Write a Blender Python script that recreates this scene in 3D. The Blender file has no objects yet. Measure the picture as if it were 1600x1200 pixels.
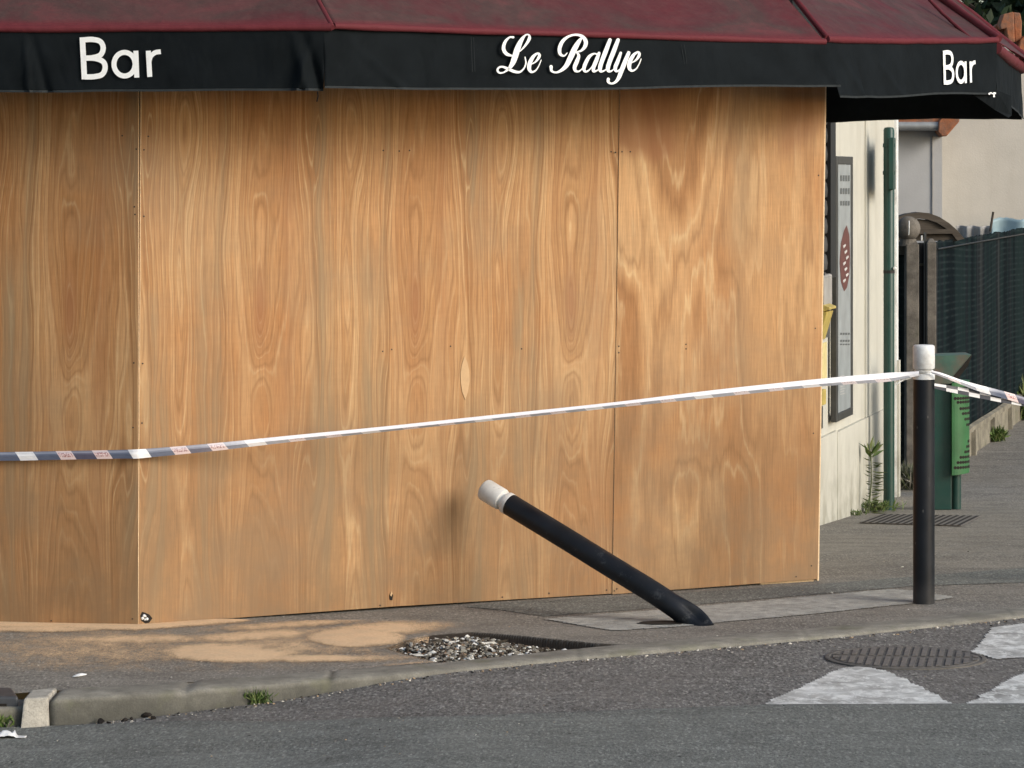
import bpy, bmesh, math, random
import numpy as np
from mathutils import Vector, Matrix
random.seed(7)
SC = bpy.context.scene
C = SC.collection
R = math.radians
# ------------------------------------------------------------------ camera, sky, sun, exposure
F = 5333.0; HZ = 275.0; CAMZ = 2.0
cam = bpy.data.objects.new('camera', bpy.data.cameras.new('camera')); C.objects.link(cam)
cam.location = (0, 0, CAMZ); cam.rotation_euler = (R(90), 0, 0)
cam.data.sensor_width = 36; cam.data.lens = 36*F/1600; cam.data.shift_y = -(600-HZ)/1600
cam.data.clip_end = 600
SC.camera = cam
SUN_EL, SUN_AZ = R(23.5), R(57)          # azimuth to the right of the direction pointing back at the camera
sdir = Vector((math.sin(SUN_AZ)*math.cos(SUN_EL), -math.cos(SUN_AZ)*math.cos(SUN_EL), math.sin(SUN_EL)))
W = bpy.data.worlds.new('World'); SC.world = W; W.use_nodes = True
wn = W.node_tree; sky = wn.nodes.new('ShaderNodeTexSky'); sky.sky_type = 'NISHITA'; sky.sun_disc = False
sky.sun_elevation = SUN_EL; sky.sun_rotation = math.atan2(sdir.x, sdir.y)
sky.air_density = 1.0; sky.dust_density = 2.0; sky.ozone_density = 1.0
wn.links.new(sky.outputs[0], wn.nodes['Background'].inputs[0]); wn.nodes['Background'].inputs[1].default_value = 0.15
sun = bpy.data.objects.new('sun', bpy.data.lights.new('sun', 'SUN')); C.objects.link(sun)
sun.data.energy = 2.05; sun.data.angle = R(26); sun.data.color = (1.0, 0.975, 0.935)
sun.rotation_euler = sdir.to_track_quat('Z', 'Y').to_euler(); sun.location = (8, -8, 12)
SC.view_settings.view_transform = 'Standard'; SC.view_settings.look = 'None'
SC.view_settings.exposure = 0.16; SC.view_settings.gamma = 1
# ------------------------------------------------------------------ placing helpers
def P(px, py, Y): return Vector(((px-800)/F*Y, Y, CAMZ-(py-HZ)/F*Y))
def G(px, py, z=0.0):
    Y = (CAMZ-z)*F/(py-HZ); return Vector(((px-800)/F*Y, Y, z))
def onplane(px, py, p0, n):
    d = Vector(((px-800)/F, 1, -(py-HZ)/F)); o = Vector((0, 0, CAMZ))
    return o + d*((p0-o).dot(n)/d.dot(n))
def gz(Y): return -0.05*min(max(Y-18, 0), 6)      # the side street falls away
def sstep(a, b, x): t = np.clip((x-a)/(b-a), 0, 1); return t*t*(3-2*t)
_r = np.random.RandomState(3); _tab = _r.rand(4096)
def vn(x, y, seed=0, per=None):
    x = np.asarray(x, float); y = np.asarray(y, float); x, y = np.broadcast_arrays(x, y)
    xi = np.floor(x).astype(int); yi = np.floor(y).astype(int); fx = x-xi; fy = y-yi
    fx = fx*fx*fx*(fx*(fx*6-15)+10); fy = fy*fy*fy*(fy*(fy*6-15)+10)
    def h(i, j):
        if per: i = i % per
        return _tab[(i*157+j*911+seed*1299+((i*j) % 37)*13) % 4096]
    return (h(xi, yi)*(1-fx)+h(xi+1, yi)*fx)*(1-fy)+(h(xi, yi+1)*(1-fx)+h(xi+1, yi+1)*fx)*fy
def fbm(x, y, seed=0, o=4):
    s = 0; a = .5
    for k in range(o): s = s+a*vn(np.asarray(x)*2**k, np.asarray(y)*2**k, seed+k*5); a *= .5
    return s/(1-.5**o)
# ------------------------------------------------------------------ node helpers
class NT:
    def __init__(s, name, rough=.8, spec=.3):
        s.m = bpy.data.materials.new(name); s.m.use_nodes = True; s.t = s.m.node_tree
        s.b = s.t.nodes['Principled BSDF']; s.b.inputs['Roughness'].default_value = rough
        s.b.inputs['Specular IOR Level'].default_value = spec
        s._c = None
    def n(s, k, **kw):
        nd = s.t.nodes.new(k)
        for a, v in kw.items(): setattr(nd, a, v)
        return nd
    def L(s, a, b): s.t.links.new(a, b)
    def val(s, sock, v):
        if isinstance(v, (int, float)): sock.default_value = v
        elif isinstance(v, (tuple, list)): sock.default_value = tuple(v) if len(sock.default_value) == len(v) else tuple(v)+(1,)
        else: s.L(v, sock)
    def co(s, kind='Object'):
        if not s._c: s._c = s.n('ShaderNodeTexCoord')
        return s._c.outputs[kind]
    def map(s, scale=(1, 1, 1), src=None, rot=(0, 0, 0), loc=(0, 0, 0)):
        m = s.n('ShaderNodeMapping'); m.inputs['Scale'].default_value = scale; m.inputs['Rotation'].default_value = rot
        m.inputs['Location'].default_value = loc
        s.L(src or s.co(), m.inputs[0]); return m.outputs[0]
    def noise(s, scale=5, detail=4, rough=.55, vec=None, dist=0, dim='3D', w=None):
        q = s.n('ShaderNodeTexNoise', noise_dimensions=dim); q.inputs['Scale'].default_value = scale
        q.inputs['Detail'].default_value = detail; q.inputs['Roughness'].default_value = rough
        q.inputs['Distortion'].default_value = dist
        if dim != '1D': s.L(vec or s.co(), q.inputs['Vector'])
        if w is not None: s.L(w, q.inputs['W'])
        return q.outputs[0]
    def voro(s, scale=5, vec=None, feat='F1', out=0):
        q = s.n('ShaderNodeTexVoronoi', feature=feat); q.inputs['Scale'].default_value = scale
        s.L(vec or s.co(), q.inputs['Vector']); return q.outputs[out]
    def ramp(s, fac, stops, interp='LINEAR'):
        r = s.n('ShaderNodeValToRGB'); e = r.color_ramp.elements; r.color_ramp.interpolation = interp
        while len(e) < len(stops): e.new(.5)
        for i, (p, c) in enumerate(stops):
            e[i].position = p; c = (c, c, c) if isinstance(c, (int, float)) else c; e[i].color = (*c[:3], 1)
        s.L(fac, r.inputs[0]); return r.outputs[0]
    def mr(s, v, a, b, c=0, d=1):
        m = s.n('ShaderNodeMapRange'); s.L(v, m.inputs[0])
        for i, x in enumerate((a, b, c, d)): m.inputs[1+i].default_value = x
        return m.outputs[0]
    def mix(s, f, a, b, mode='MIX'):
        m = s.n('ShaderNodeMix', data_type='RGBA', blend_type=mode); s.val(m.inputs[0], f)
        s.val(m.inputs[6], a); s.val(m.inputs[7], b); return m.outputs[2]
    def math(s, op, a, b=0, c=None):
        m = s.n('ShaderNodeMath', operation=op); s.val(m.inputs[0], a); s.val(m.inputs[1], b)
        if c is not None: s.val(m.inputs[2], c)
        return m.outputs[0]
    def attr(s, name): a = s.n('ShaderNodeAttribute'); a.attribute_name = name; return a
    def bump(s, h, st=.3, dist=.01):
        b = s.n('ShaderNodeBump'); b.inputs['Strength'].default_value = st; b.inputs['Distance'].default_value = dist
        s.L(h, b.inputs['Height']); s.L(b.outputs[0], s.b.inputs['Normal'])
    def col(s, c): s.val(s.b.inputs['Base Color'], c); return s
    def rough(s, c): s.val(s.b.inputs['Roughness'], c)
def simple(name, col, rough=.7, var=.25, scale=12, spec=.3, bump=0, bscale=60, metal=0, dirt=None, dscale=3):
    t = NT(name, rough, spec); f = t.noise(scale, 5, .6)
    a = tuple(min(1, x*(1+var)) for x in col); b = tuple(x*(1-var) for x in col)
    c = t.ramp(f, [(.3, b), (.7, a)])
    if dirt: c = t.mix(t.ramp(t.noise(dscale, 6, .65), [(.45, 0), (.72, 1)]), c, dirt)
    t.col(c); t.b.inputs['Metallic'].default_value = metal
    if bump: t.bump(t.noise(bscale, 4), bump)
    return t.m
M = {}
def ply_mat():
    t = NT('plywood', .62, .25)
    phi = t.attr('phi').outputs['Fac']; grey = t.attr('grey').outputs['Fac']; tone = t.attr('tone').outputs['Fac']
    sv = t.map((1, 1, .12))
    ph = t.math('ADD', phi, t.mr(t.noise(22, 3, .5, sv), .3, .7, -.22, .22))
    n1 = t.noise(.55, 1.5, .5, dim='1D', w=ph)
    base = t.ramp(n1, [(.28, (.315, .155, .060)), (.41, (.395, .212, .087)), (.52, (.465, .262, .116)), (.62, (.505, .298, .138)), (.78, (.555, .362, .178))])
    # broad tone drift
    base = t.mix(t.ramp(t.noise(2.3, 4, .6, t.map((1, 1, .35))), [(.40, 0), (.62, .75)]), base, (.36, .160, .055))
    n2 = t.noise(1.0, 0, .5, dim='1D', w=t.math('ADD', ph, 31.7))
    # pale growth lines and their darker partner
    sn = t.math('SINE', t.math('MULTIPLY', ph, 6.2832)); ln = t.math('POWER', t.math('MAXIMUM', t.math('MULTIPLY_ADD', sn, .5, .5), 0.0), 16)
    ln = t.math('MULTIPLY', ln, t.ramp(n2, [(.40, 0), (.60, .62)]))
    ln = t.math('MULTIPLY', ln, t.ramp(t.noise(9, 3, .6, t.map((1, 1, .25))), [(.35, .25), (.6, 1)]))
    base = t.mix(ln, base, (.66, .48, .26))
    sn2 = t.math('SINE', t.math('MULTIPLY_ADD', ph, 6.2832, 1.0)); l2 = t.math('POWER', t.math('MAXIMUM', t.math('MULTIPLY_ADD', sn2, -.5, .5), 0.0), 7)
    base = t.mix(t.math('MULTIPLY', l2, .45), base, (.235, .108, .038))
    # fine fibres, pores, cross chatter
    fib = t.noise(190, 3, .7, t.map((1, 1, .035)))
    base = t.mix(.5, base, t.ramp(fib, [(.28, .28), (.72, .74)]), 'OVERLAY')
    chat = t.noise(60, 3, .6, t.map((.12, .12, 1)))
    base = t.mix(.08, base, t.ramp(chat, [(.3, .32), (.7, .70)]), 'OVERLAY')
    pore = t.ramp(t.voro(46, t.map((1.9, 1.9, .30))), [(.03, .5), (.10, 0)])
    base = t.mix(t.math('MULTIPLY', pore, t.ramp(t.noise(6, 3), [(.5, 0), (.66, .8)])), base, (.19, .085, .035))
    # grey brown mineral bands
    g = t.math('MULTIPLY', t.math('MULTIPLY', grey, t.ramp(t.noise(3, 4, .6, t.map((1, 1, .3))), [(.38, .05), (.55, 1)])), t.ramp(t.noise(.8, 1, .5, dim='1D', w=t.math('ADD', ph, 57.3)), [(.38, .55), (.52, 1)]))
    base = t.mix(g, base, t.mix(.7, base, (.25, .187, .108)))
    base = t.mix(tone, base, (.30, .128, .052))
    # weathering: grime splashed on from the pavement, blotches
    z = t.n('ShaderNodeSeparateXYZ'); t.L(t.co(), z.inputs[0])
    low = t.mr(z.outputs[2], .0, 1.35, .9, 0)
    low = t.math('MULTIPLY', low, t.ramp(t.noise(3.2, 6, .65), [(.3, .25), (.65, 1)]))
    base = t.mix(low, base, (.215, .135, .070))
    base = t.mix(t.ramp(t.noise(1.6, 5, .6), [(.5, 0), (.72, .35)]), base, (.27, .19, .115))
    t.col(base); t.bump(fib, .12, .002)
    return t.m
M['ply'] = ply_mat()
M['ply_edge'] = simple('plywood_edge', (.72, .54, .34), .8, .15, 80)
M['veneer'] = simple('veneer_patch', (.55, .36, .19), .6, .06, 40)
M['hole'] = simple('dark_void', (.02, .017, .014), .9)
def canvas_mat():
    t = NT('canopy_canvas', .75, .25)
    c = t.ramp(t.noise(1.7, 6, .62, t.map((1, 1, 1.6)), .6), [(.34, (.098, .020, .025)), (.47, (.078, .024, .027)), (.57, (.064, .036, .034)), (.70, (.120, .036, .039))])
    c = t.mix(t.ramp(t.noise(14, 5, .7), [(.45, 0), (.75, .35)]), c, (.125, .060, .056))
    h = t.attr('hem').outputs['Fac']
    c = t.mix(h, c, (.125, .018, .025))
    t.col(c); t.bump(t.noise(5, 4, .55), .35, .05); return t.m
M['canvas'] = canvas_mat()
def val_mat():
    t = NT('valance_canvas', .85, .12)
    c = t.ramp(t.noise(5, 5, .6), [(.3, (.0035, .0055, .0068)), (.7, (.0075, .0105, .0128))])
    c = t.mix(t.ramp(t.noise(60, 3, .7), [(.62, 0), (.8, .4)]), c, (.018, .022, .025))
    t.col(c); t.bump(t.noise(4, 3, .45, t.map((1, 1, .5)), .3), .5, .06); return t.m
M['val'] = val_mat()
M['val_hem'] = simple('valance_hem', (.020, .025, .027), .8, .3, 40)
M['letter'] = simple('painted_lettering', (.86, .88, .87), .6, .05, 60)
def asphalt(name, c0, c1, c2, sc, patch=.35, warm=(.11, .09, .08), bst=.5, amt=1.0):
    t = NT(name, .9, .25)
    ms = t.map((1, .3, 1)); a1 = t.noise(sc, 5, .85, ms); a2 = t.voro(sc*1.3, ms, 'F1', 1)
    sp = t.n('ShaderNodeSeparateColor'); t.L(a2, sp.inputs[0])
    c = t.ramp(a1, [(.34, c0), (.5, c1), (.68, c2)])
    c = t.mix(.55*amt, c, t.ramp(sp.outputs[0], [(0, .22), (.45, .45), (.82, .55), (.95, .95)]), 'OVERLAY')
    c = t.mix(t.ramp(t.noise(1.3, 6, .6, t.map((1, .8, 1))), [(.4, 0), (.66, patch)]), c, warm)
    c = t.mix(t.ramp(t.noise(4.5, 7, .7, t.map((.6, 1, 1))), [(.32, .8), (.55, 0)]), c, t.mix(1, c, (.66, .65, .65), 'MULTIPLY'))
    c = t.mix(t.ramp(t.noise(2.2, 6, .65, t.map((.4, 2.5, 1), rot=(0, 0, .12))), [(.55, 0), (.75, .45)]), c, c2)
    c = t.mix(t.ramp(t.voro(11, t.map((1, .6, 1))), [(.03, .85), (.06, 0)]), c, (.55, .52, .46))
    c = t.mix(t.ramp(t.voro(8, t.map((1, .6, 1), loc=(3, 5, 0))), [(.04, .7), (.07, 0)]), c, (.02, .018, .016))
    t.col(c); t.bump(t.noise(sc*.8, 5, .8), bst, .010); return t.m
M['old'] = asphalt('coarse_asphalt', (.060, .054, .049), (.200, .194, .180), (.36, .342, .305), 80, .35, (.20, .178, .155), .8, 1.2)
M['new'] = asphalt('fine_asphalt', (.100, .104, .094), (.182, .187, .168), (.32, .325, .29), 95, .3, (.20, .204, .18), .5, .8)
M['pave'] = asphalt('pavement_asphalt', (.125, .116, .100), (.232, .216, .186), (.38, .355, .31), 95, .45, (.28, .256, .212), .5, .8)
def conc(name, c, dark, scale=8, moss=None, bst=.4):
    t = NT(name, .9, .25)
    a = t.ramp(t.noise(scale, 7, .68), [(.3, tuple(x*.62 for x in c)), (.5, c), (.72, tuple(x*1.35 for x in c))])
    a = t.mix(t.ramp(t.noise(scale*.35, 6, .65), [(.45, 0), (.68, .8)]), a, dark)
    a = t.mix(.35, a, t.ramp(t.noise(160, 3, .7), [(.3, .2), (.7, .8)]), 'OVERLAY')
    if name == 'kerb_concrete': a = t.mix(t.math('MULTIPLY', t.attr('grime').outputs['Fac'], t.ramp(t.noise(14, 5, .7), [(.25, .75), (.6, 1)])), a, (.068, .066, .054))
    if moss: a = t.mix(t.ramp(t.noise(5, 5, .6), [(.56, 0), (.72, .7)]), a, moss)
    t.col(a); t.bump(t.noise(70, 5, .7), bst, .008); return t.m
M['kerb'] = conc('kerb_concrete', (.245, .232, .195), (.16, .15, .125), 9, (.14, .14, .085))
M['kerb_pale'] = conc('pale_kerb_concrete', (.40, .375, .32), (.25, .235, .19), 12)
M['strip'] = conc('pavement_strip_concrete', (.41, .405, .365), (.29, .285, .26), 14, None, 1)
M['post_conc'] = conc('old_concrete', (.155, .14, .12), (.07, .064, .055), 14, (.06, .062, .04))
M['lowwall'] = conc('low_wall_concrete', (.24, .22, .17), (.12, .11, .085), 9, (.09, .10, .05))
def paint_mat():
    t = NT('road_paint', .7, .3)
    p = t.ramp(t.noise(12, 6, .7), [(.3, (.60, .60, .56)), (.65, (.90, .90, .85))])
    wear = t.ramp(t.noise(16, 8, .78, t.map((1, .6, 1)), .6), [(.47, 1), (.58, 0)])
    wear2 = t.ramp(t.noise(3.5, 4, .6), [(.35, .15), (.65, 1)])
    t.col(t.mix(t.math('MULTIPLY', wear, wear2), p, (.26, .25, .225))); t.bump(t.noise(110, 4, .7), .5, .004); return t.m
M['paint'] = paint_mat()
def sand_mat():
    t = NT('sand', .95, .1)
    c = t.ramp(t.noise(90, 5, .7), [(.3, (.68, .46, .27)), (.7, (.86, .63, .39))])
    c = t.mix(t.ramp(t.noise(8, 5), [(.4, 0), (.7, .4)]), c, (.52, .40, .27)); t.col(c); t.bump(t.noise(70, 4), .5, .004)
    a = t.attr('cover').outputs['Fac']
    v = t.math('ADD', a, t.math('ADD', t.mr(t.noise(170, 3, .8), .2, .8, -.42, .42), t.mr(t.noise(9, 5, .7, t.map((1, .45, 1))), .2, .8, -.28, .28)))
    al = t.mr(v, .16, .62); t.L(t.math('MULTIPLY', al, t.mr(a, 0, .5, .5, 1)), t.b.inputs['Alpha']); return t.m
M['sand'] = sand_mat()
def vcol(name, rough=.9, bump=.4):
    t = NT(name, rough, .2); a = t.attr('tint').outputs['Color']
    t.col(t.mix(.4, a, t.ramp(t.noise(70, 4, .7), [(.25, .25), (.75, .75)]), 'OVERLAY')); t.bump(t.noise(120, 3), bump, .004); return t.m
M['rubble'] = vcol('rubble')
M['leaf'] = vcol('leaves', .6, .1); M['leaf'].node_tree.nodes['Principled BSDF'].inputs['Specular IOR Level'].default_value = .35
M['iron'] = simple('cast_iron', (.155, .14, .125), .65, .35, 40, .4, .4, 120, dirt=(.17, .15, .13), dscale=7)
M['irondark'] = simple('cast_iron_grooves', (.135, .125, .11), .8, .3, 30, .2)
def bollard_mat():
    t = NT('bollard_enamel', .42, .3)
    c = t.ramp(t.noise(9, 5, .6), [(.3, (.0055, .007, .0095)), (.7, (.010, .0125, .017))])
    c = t.mix(t.ramp(t.noise(16, 6, .75, t.map((1, 1, .4))), [(.62, 0), (.74, .5)]), c, (.05, .052, .055))
    c = t.mix(t.ramp(t.voro(13, t.map((1, 1, .5))), [(.03, .7), (.06, 0)]), c, (.09, .09, .088))
    z = t.n('ShaderNodeSeparateXYZ'); t.L(t.co(), z.inputs[0])
    c = t.mix(t.math('MULTIPLY', t.mr(z.outputs[2], 0, .12, .6, 0), t.noise(20, 4)), c, (.10, .092, .084))
    t.col(c); t.rough(t.ramp(t.noise(12, 4), [(.3, .33), (.7, .6)])); return t.m
M['black'] = bollard_mat()
def scuff_mat():
    t = NT('scuffed_enamel', .45, .3)
    c = t.ramp(t.noise(9, 5, .6), [(.3, (.0055, .007, .0095)), (.7, (.011, .0135, .018))])
    for sc, mp, lo, col_ in ((14, (1, 1, 1), .60, (.055, .058, .062)), (30, (.5, 1, 3), .64, (.10, .10, .098)), (60, (3, 1, .6), .68, (.16, .155, .145))):
        c = t.mix(t.ramp(t.noise(sc, 6, .75, t.map(mp)), [(lo, 0), (lo+.09, .75)]), c, col_)
    t.col(c); t.rough(t.ramp(t.noise(12, 4), [(.3, .35), (.7, .65)])); t.bump(t.noise(10, 3), .15, .01); return t.m
M['scuffed'] = scuff_mat()
def white_mat():
    t = NT('worn_white_paint', .5, .4)
    c = t.ramp(t.noise(11, 5, .6), [(.3, (.55, .54, .50)), (.7, (.74, .74, .71))])
    c = t.mix(t.ramp(t.noise(24, 7, .75, t.map((1, 1, .6), rot=(.3, .9, 0)), 1.5), [(.60, 0), (.68, .85)]), c, (.22, .21, .19))
    t.col(c); t.bump(t.noise(30, 4), .2, .003); return t.m
M['white'] = white_mat()
M['white_clean'] = simple('white_paint', (.80, .82, .81), .45, .06, 20, .4, dirt=(.5, .49, .46), dscale=9)
def tape_mat():
    t = NT('barrier_tape', .38, .5)
    uv = t.n('ShaderNodeUVMap'); uv.uv_map = 'UVMap'; s = t.n('ShaderNodeSeparateXYZ'); t.L(uv.outputs[0], s.inputs[0])
    u, v = s.outputs[0], s.outputs[1]
    f = t.math('FRACT', t.math('ADD', t.math('DIVIDE', u, .52), t.math('MULTIPLY', v, .05)))
    W_, N_, K_ = (.84, .84, .85), (.11, .13, .19), (.78, .62, .60)
    c = t.ramp(f, [(0, W_), (.16, N_), (.36, K_), (.50, (.10, .095, .14)), (.68, K_), (.82, N_)], 'CONSTANT')
    ink = t.ramp(t.noise(1, 2, .6, uvm(t, uv, (150, 5, 1))), [(.49, 0), (.52, 1)])
    isK = t.math('MULTIPLY', t.math('GREATER_THAN', v, .28), t.math('LESS_THAN', v, .80))
    pk = t.ramp(f, [(0, 0), (.37, 1), (.485, 0), (.69, 1), (.805, 0)], 'CONSTANT')
    c = t.mix(t.math('MULTIPLY', t.math('MULTIPLY', ink, isK), t.math('MULTIPLY', pk, .8)), c, (.30, .07, .07))
    plain = t.attr('plain').outputs['Fac']
    hl = t.ramp(v, [(.62, 0), (.80, .45), (.97, .15)]); c = t.mix(hl, c, (.50, .52, .60)); c = t.mix(plain, c, (.84, .84, .87)); t.col(c)  # hl: glossy highlight along the tape's upper half, painted into its colour
    t.bump(t.noise(1, 3, .5, uvm(t, uv, (30, 2, 1))), .3, .01); return t.m
def uvm(t, uv, sc):
    m = t.n('ShaderNodeMapping'); m.inputs['Scale'].default_value = sc; t.L(uv.outputs[0], m.inputs[0]); return m.outputs[0]
M['tape'] = tape_mat()
def checker_tape():
    t = NT('checked_tape', .45, .4); uv = t.n('ShaderNodeUVMap'); uv.uv_map = 'UVMap'
    k = t.n('ShaderNodeTexChecker'); k.inputs['Scale'].default_value = 1
    k.inputs['Color1'].default_value = (.75, .75, .76, 1); k.inputs['Color2'].default_value = (.06, .065, .08, 1)
    t.L(uvm(t, uv, (16, 1.999, 1)), k.inputs[0]); t.col(k.outputs[0]); return t.m
M['check'] = checker_tape()
def render_mat(name, c, st, streak=.5):
    t = NT(name, .92, .15)
    a = t.ramp(t.noise(2.5, 6, .6), [(.3, tuple(x*.86 for x in c)), (.7, c)])
    a = t.mix(t.math('MULTIPLY', t.ramp(t.noise(5, 6, .65, t.map((1, 1, .12))), [(.5, 0), (.72, 1)]), streak), a, st)
    z = t.n('ShaderNodeSeparateXYZ'); t.L(t.co(), z.inputs[0])
    lowf = t.math('MULTIPLY', t.mr(z.outputs[2], -.3, .35, .8, 0), t.ramp(t.noise(6, 5), [(.4, .2), (.65, 1)]))
    a = t.mix(lowf, a, (.19, .18, .13))
    t.col(a); t.bump(t.noise(45, 5, .7), .25, .01); return t.m
M['render'] = render_mat('cream_render', (.57, .56, .49), (.38, .36, .30), .42)
M['house'] = render_mat('house_render', (.54, .515, .46), (.42, .39, .33), .4)
M['housegrey'] = simple('grey_render', (.40, .40, .395), .9, .06, 3, .1, .15, 50)
M['slat'] = simple('shutter_slats', (.075, .075, .075), .5, .2, 6, .4)
M['dark'] = simple('dark_frame', (.045, .045, .042), .45, .2, 10, .4)
M['blackm'] = simple('black_metal', (.010, .010, .011), .5, .2, 10, .4)
M['yellow'] = simple('yellow_enamel', (.50, .39, .10), .5, .18, 8, .4, dirt=(.33, .25, .09), dscale=12)
M['paleyellow'] = simple('faded_yellow', (.62, .53, .26), .85, .12, 14, .2)
M['poster'] = simple('poster_paper', (.30, .33, .34), .35, .18, 7, .5)
M['maroon'] = simple('maroon_print', (.115, .03, .025), .4, .25, 30)
M['ink'] = simple('grey_ink', (.12, .13, .13), .5, .1)
M['inkwhite'] = simple('white_ink', (.55, .54, .52), .5, .1)
M['boxgrey'] = simple('grey_box', (.36, .35, .33), .6, .12, 14, .3, dirt=(.25, .24, .22))
M['green'] = simple('green_enamel', (.008, .046, .036), .42, .25, 6, .45, dirt=(.02, .05, .04), dscale=9)
M['greenb'] = simple('bright_green_enamel', (.034, .130, .045), .5, .2, 6, .4)
M['greenpale'] = simple('faded_green_hood', (.05, .11, .085), .55, .2, 9, .4, dirt=(.14, .09, .07), dscale=5)
def screen_mat():
    t = NT('woven_screen', 1.0, .03)
    s = t.n('ShaderNodeSeparateXYZ'); t.L(t.co(), s.inputs[0])
    z = t.math('ADD', s.outputs[2], t.mr(t.noise(.25, 1), .3, .7, -.05, .05))
    l = t.math('POWER', t.math('MULTIPLY_ADD', t.math('SINE', t.math('MULTIPLY', z, 120)), .5, .5), 4)
    l = t.math('MULTIPLY', l, t.ramp(t.noise(4, 4, .6), [(.4, .1), (.7, .9)]))
    v = t.ramp(t.noise(1.6, 3, .5, t.map((1, 1, .02))), [(.40, (.0045, .008, .010)), (.52, (.010, .019, .020)), (.60, (.007, .010, .013)), (.70, (.035, .04, .04))])
    t.col(t.mix(t.math('MULTIPLY', l, .4), v, (.05, .066, .068))); return t.m
M['screen'] = screen_mat()
def wood_mat():
    t = NT('weathered_wood', .9, .15); c = t.ramp(t.noise(8, 5, .65, t.map((.3, 1, 3))), [(.3, (.045, .038, .03)), (.7, (.13, .11, .09))])
    t.col(c); return t.m
M['wood'] = wood_mat()
M['zinc'] = simple('zinc', (.30, .31, .31), .4, .15, 12, .5, metal=.3)
M['tile'] = simple('terracotta', (.30, .115, .055), .85, .3, 22, .2, .4, 60, dirt=(.16, .11, .085), dscale=9)
M['tarp'] = simple('blue_tarpaulin', (.30, .42, .46), .5, .15, 6, .4, .3, 9)
M['bark'] = simple('bark', (.06, .048, .038), .95, .3, 20, .1, .6, 30)
M['litter'] = simple('white_plastic', (.72, .73, .72), .4, .1, 30, .5)
M['drainp'] = simple('dark_plastic', (.055, .058, .062), .55, .2, 14, .4)
M['screw'] = simple('screw_head', (.07, .045, .03), .6, .2)
# ------------------------------------------------------------------ object helpers
def tag(o, label=None, cat=None, group=None, kind=None):
    if label: o['label'] = label
    if cat: o['category'] = cat
    if group: o['group'] = group
    if kind: o['kind'] = kind
    return o
def empty(name, loc, label, cat, group=None):
    o = bpy.data.objects.new(name, None); C.objects.link(o); o.location = loc; o.empty_display_size = .1
    return tag(o, label, cat, group)
def link(name, me, mats, parent=None, smooth=False):
    o = bpy.data.objects.new(name, me); C.objects.link(o)
    for m in (mats if isinstance(mats, (list, tuple)) else [mats]): me.materials.append(M[m] if isinstance(m, str) else m)
    if smooth:
        for p in me.polygons: p.use_smooth = True
    if parent:
        o.parent = parent; o.matrix_parent_inverse = Matrix.Translation(-Vector(world_loc(parent)))
    return o
def world_loc(o):
    l = Vector(o.location)
    if o.parent: l = o.matrix_parent_inverse @ l + world_loc(o.parent) if False else world_loc(o.parent)+(o.matrix_parent_inverse @ l)
    return l
def mesh(name, v, f, mats, parent=None, smooth=False):
    me = bpy.data.meshes.new(name); me.from_pydata([tuple(map(float, x)) for x in v], [], [tuple(map(int, q)) for q in f]); me.update()
    return link(name, me, mats, parent, smooth)
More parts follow.
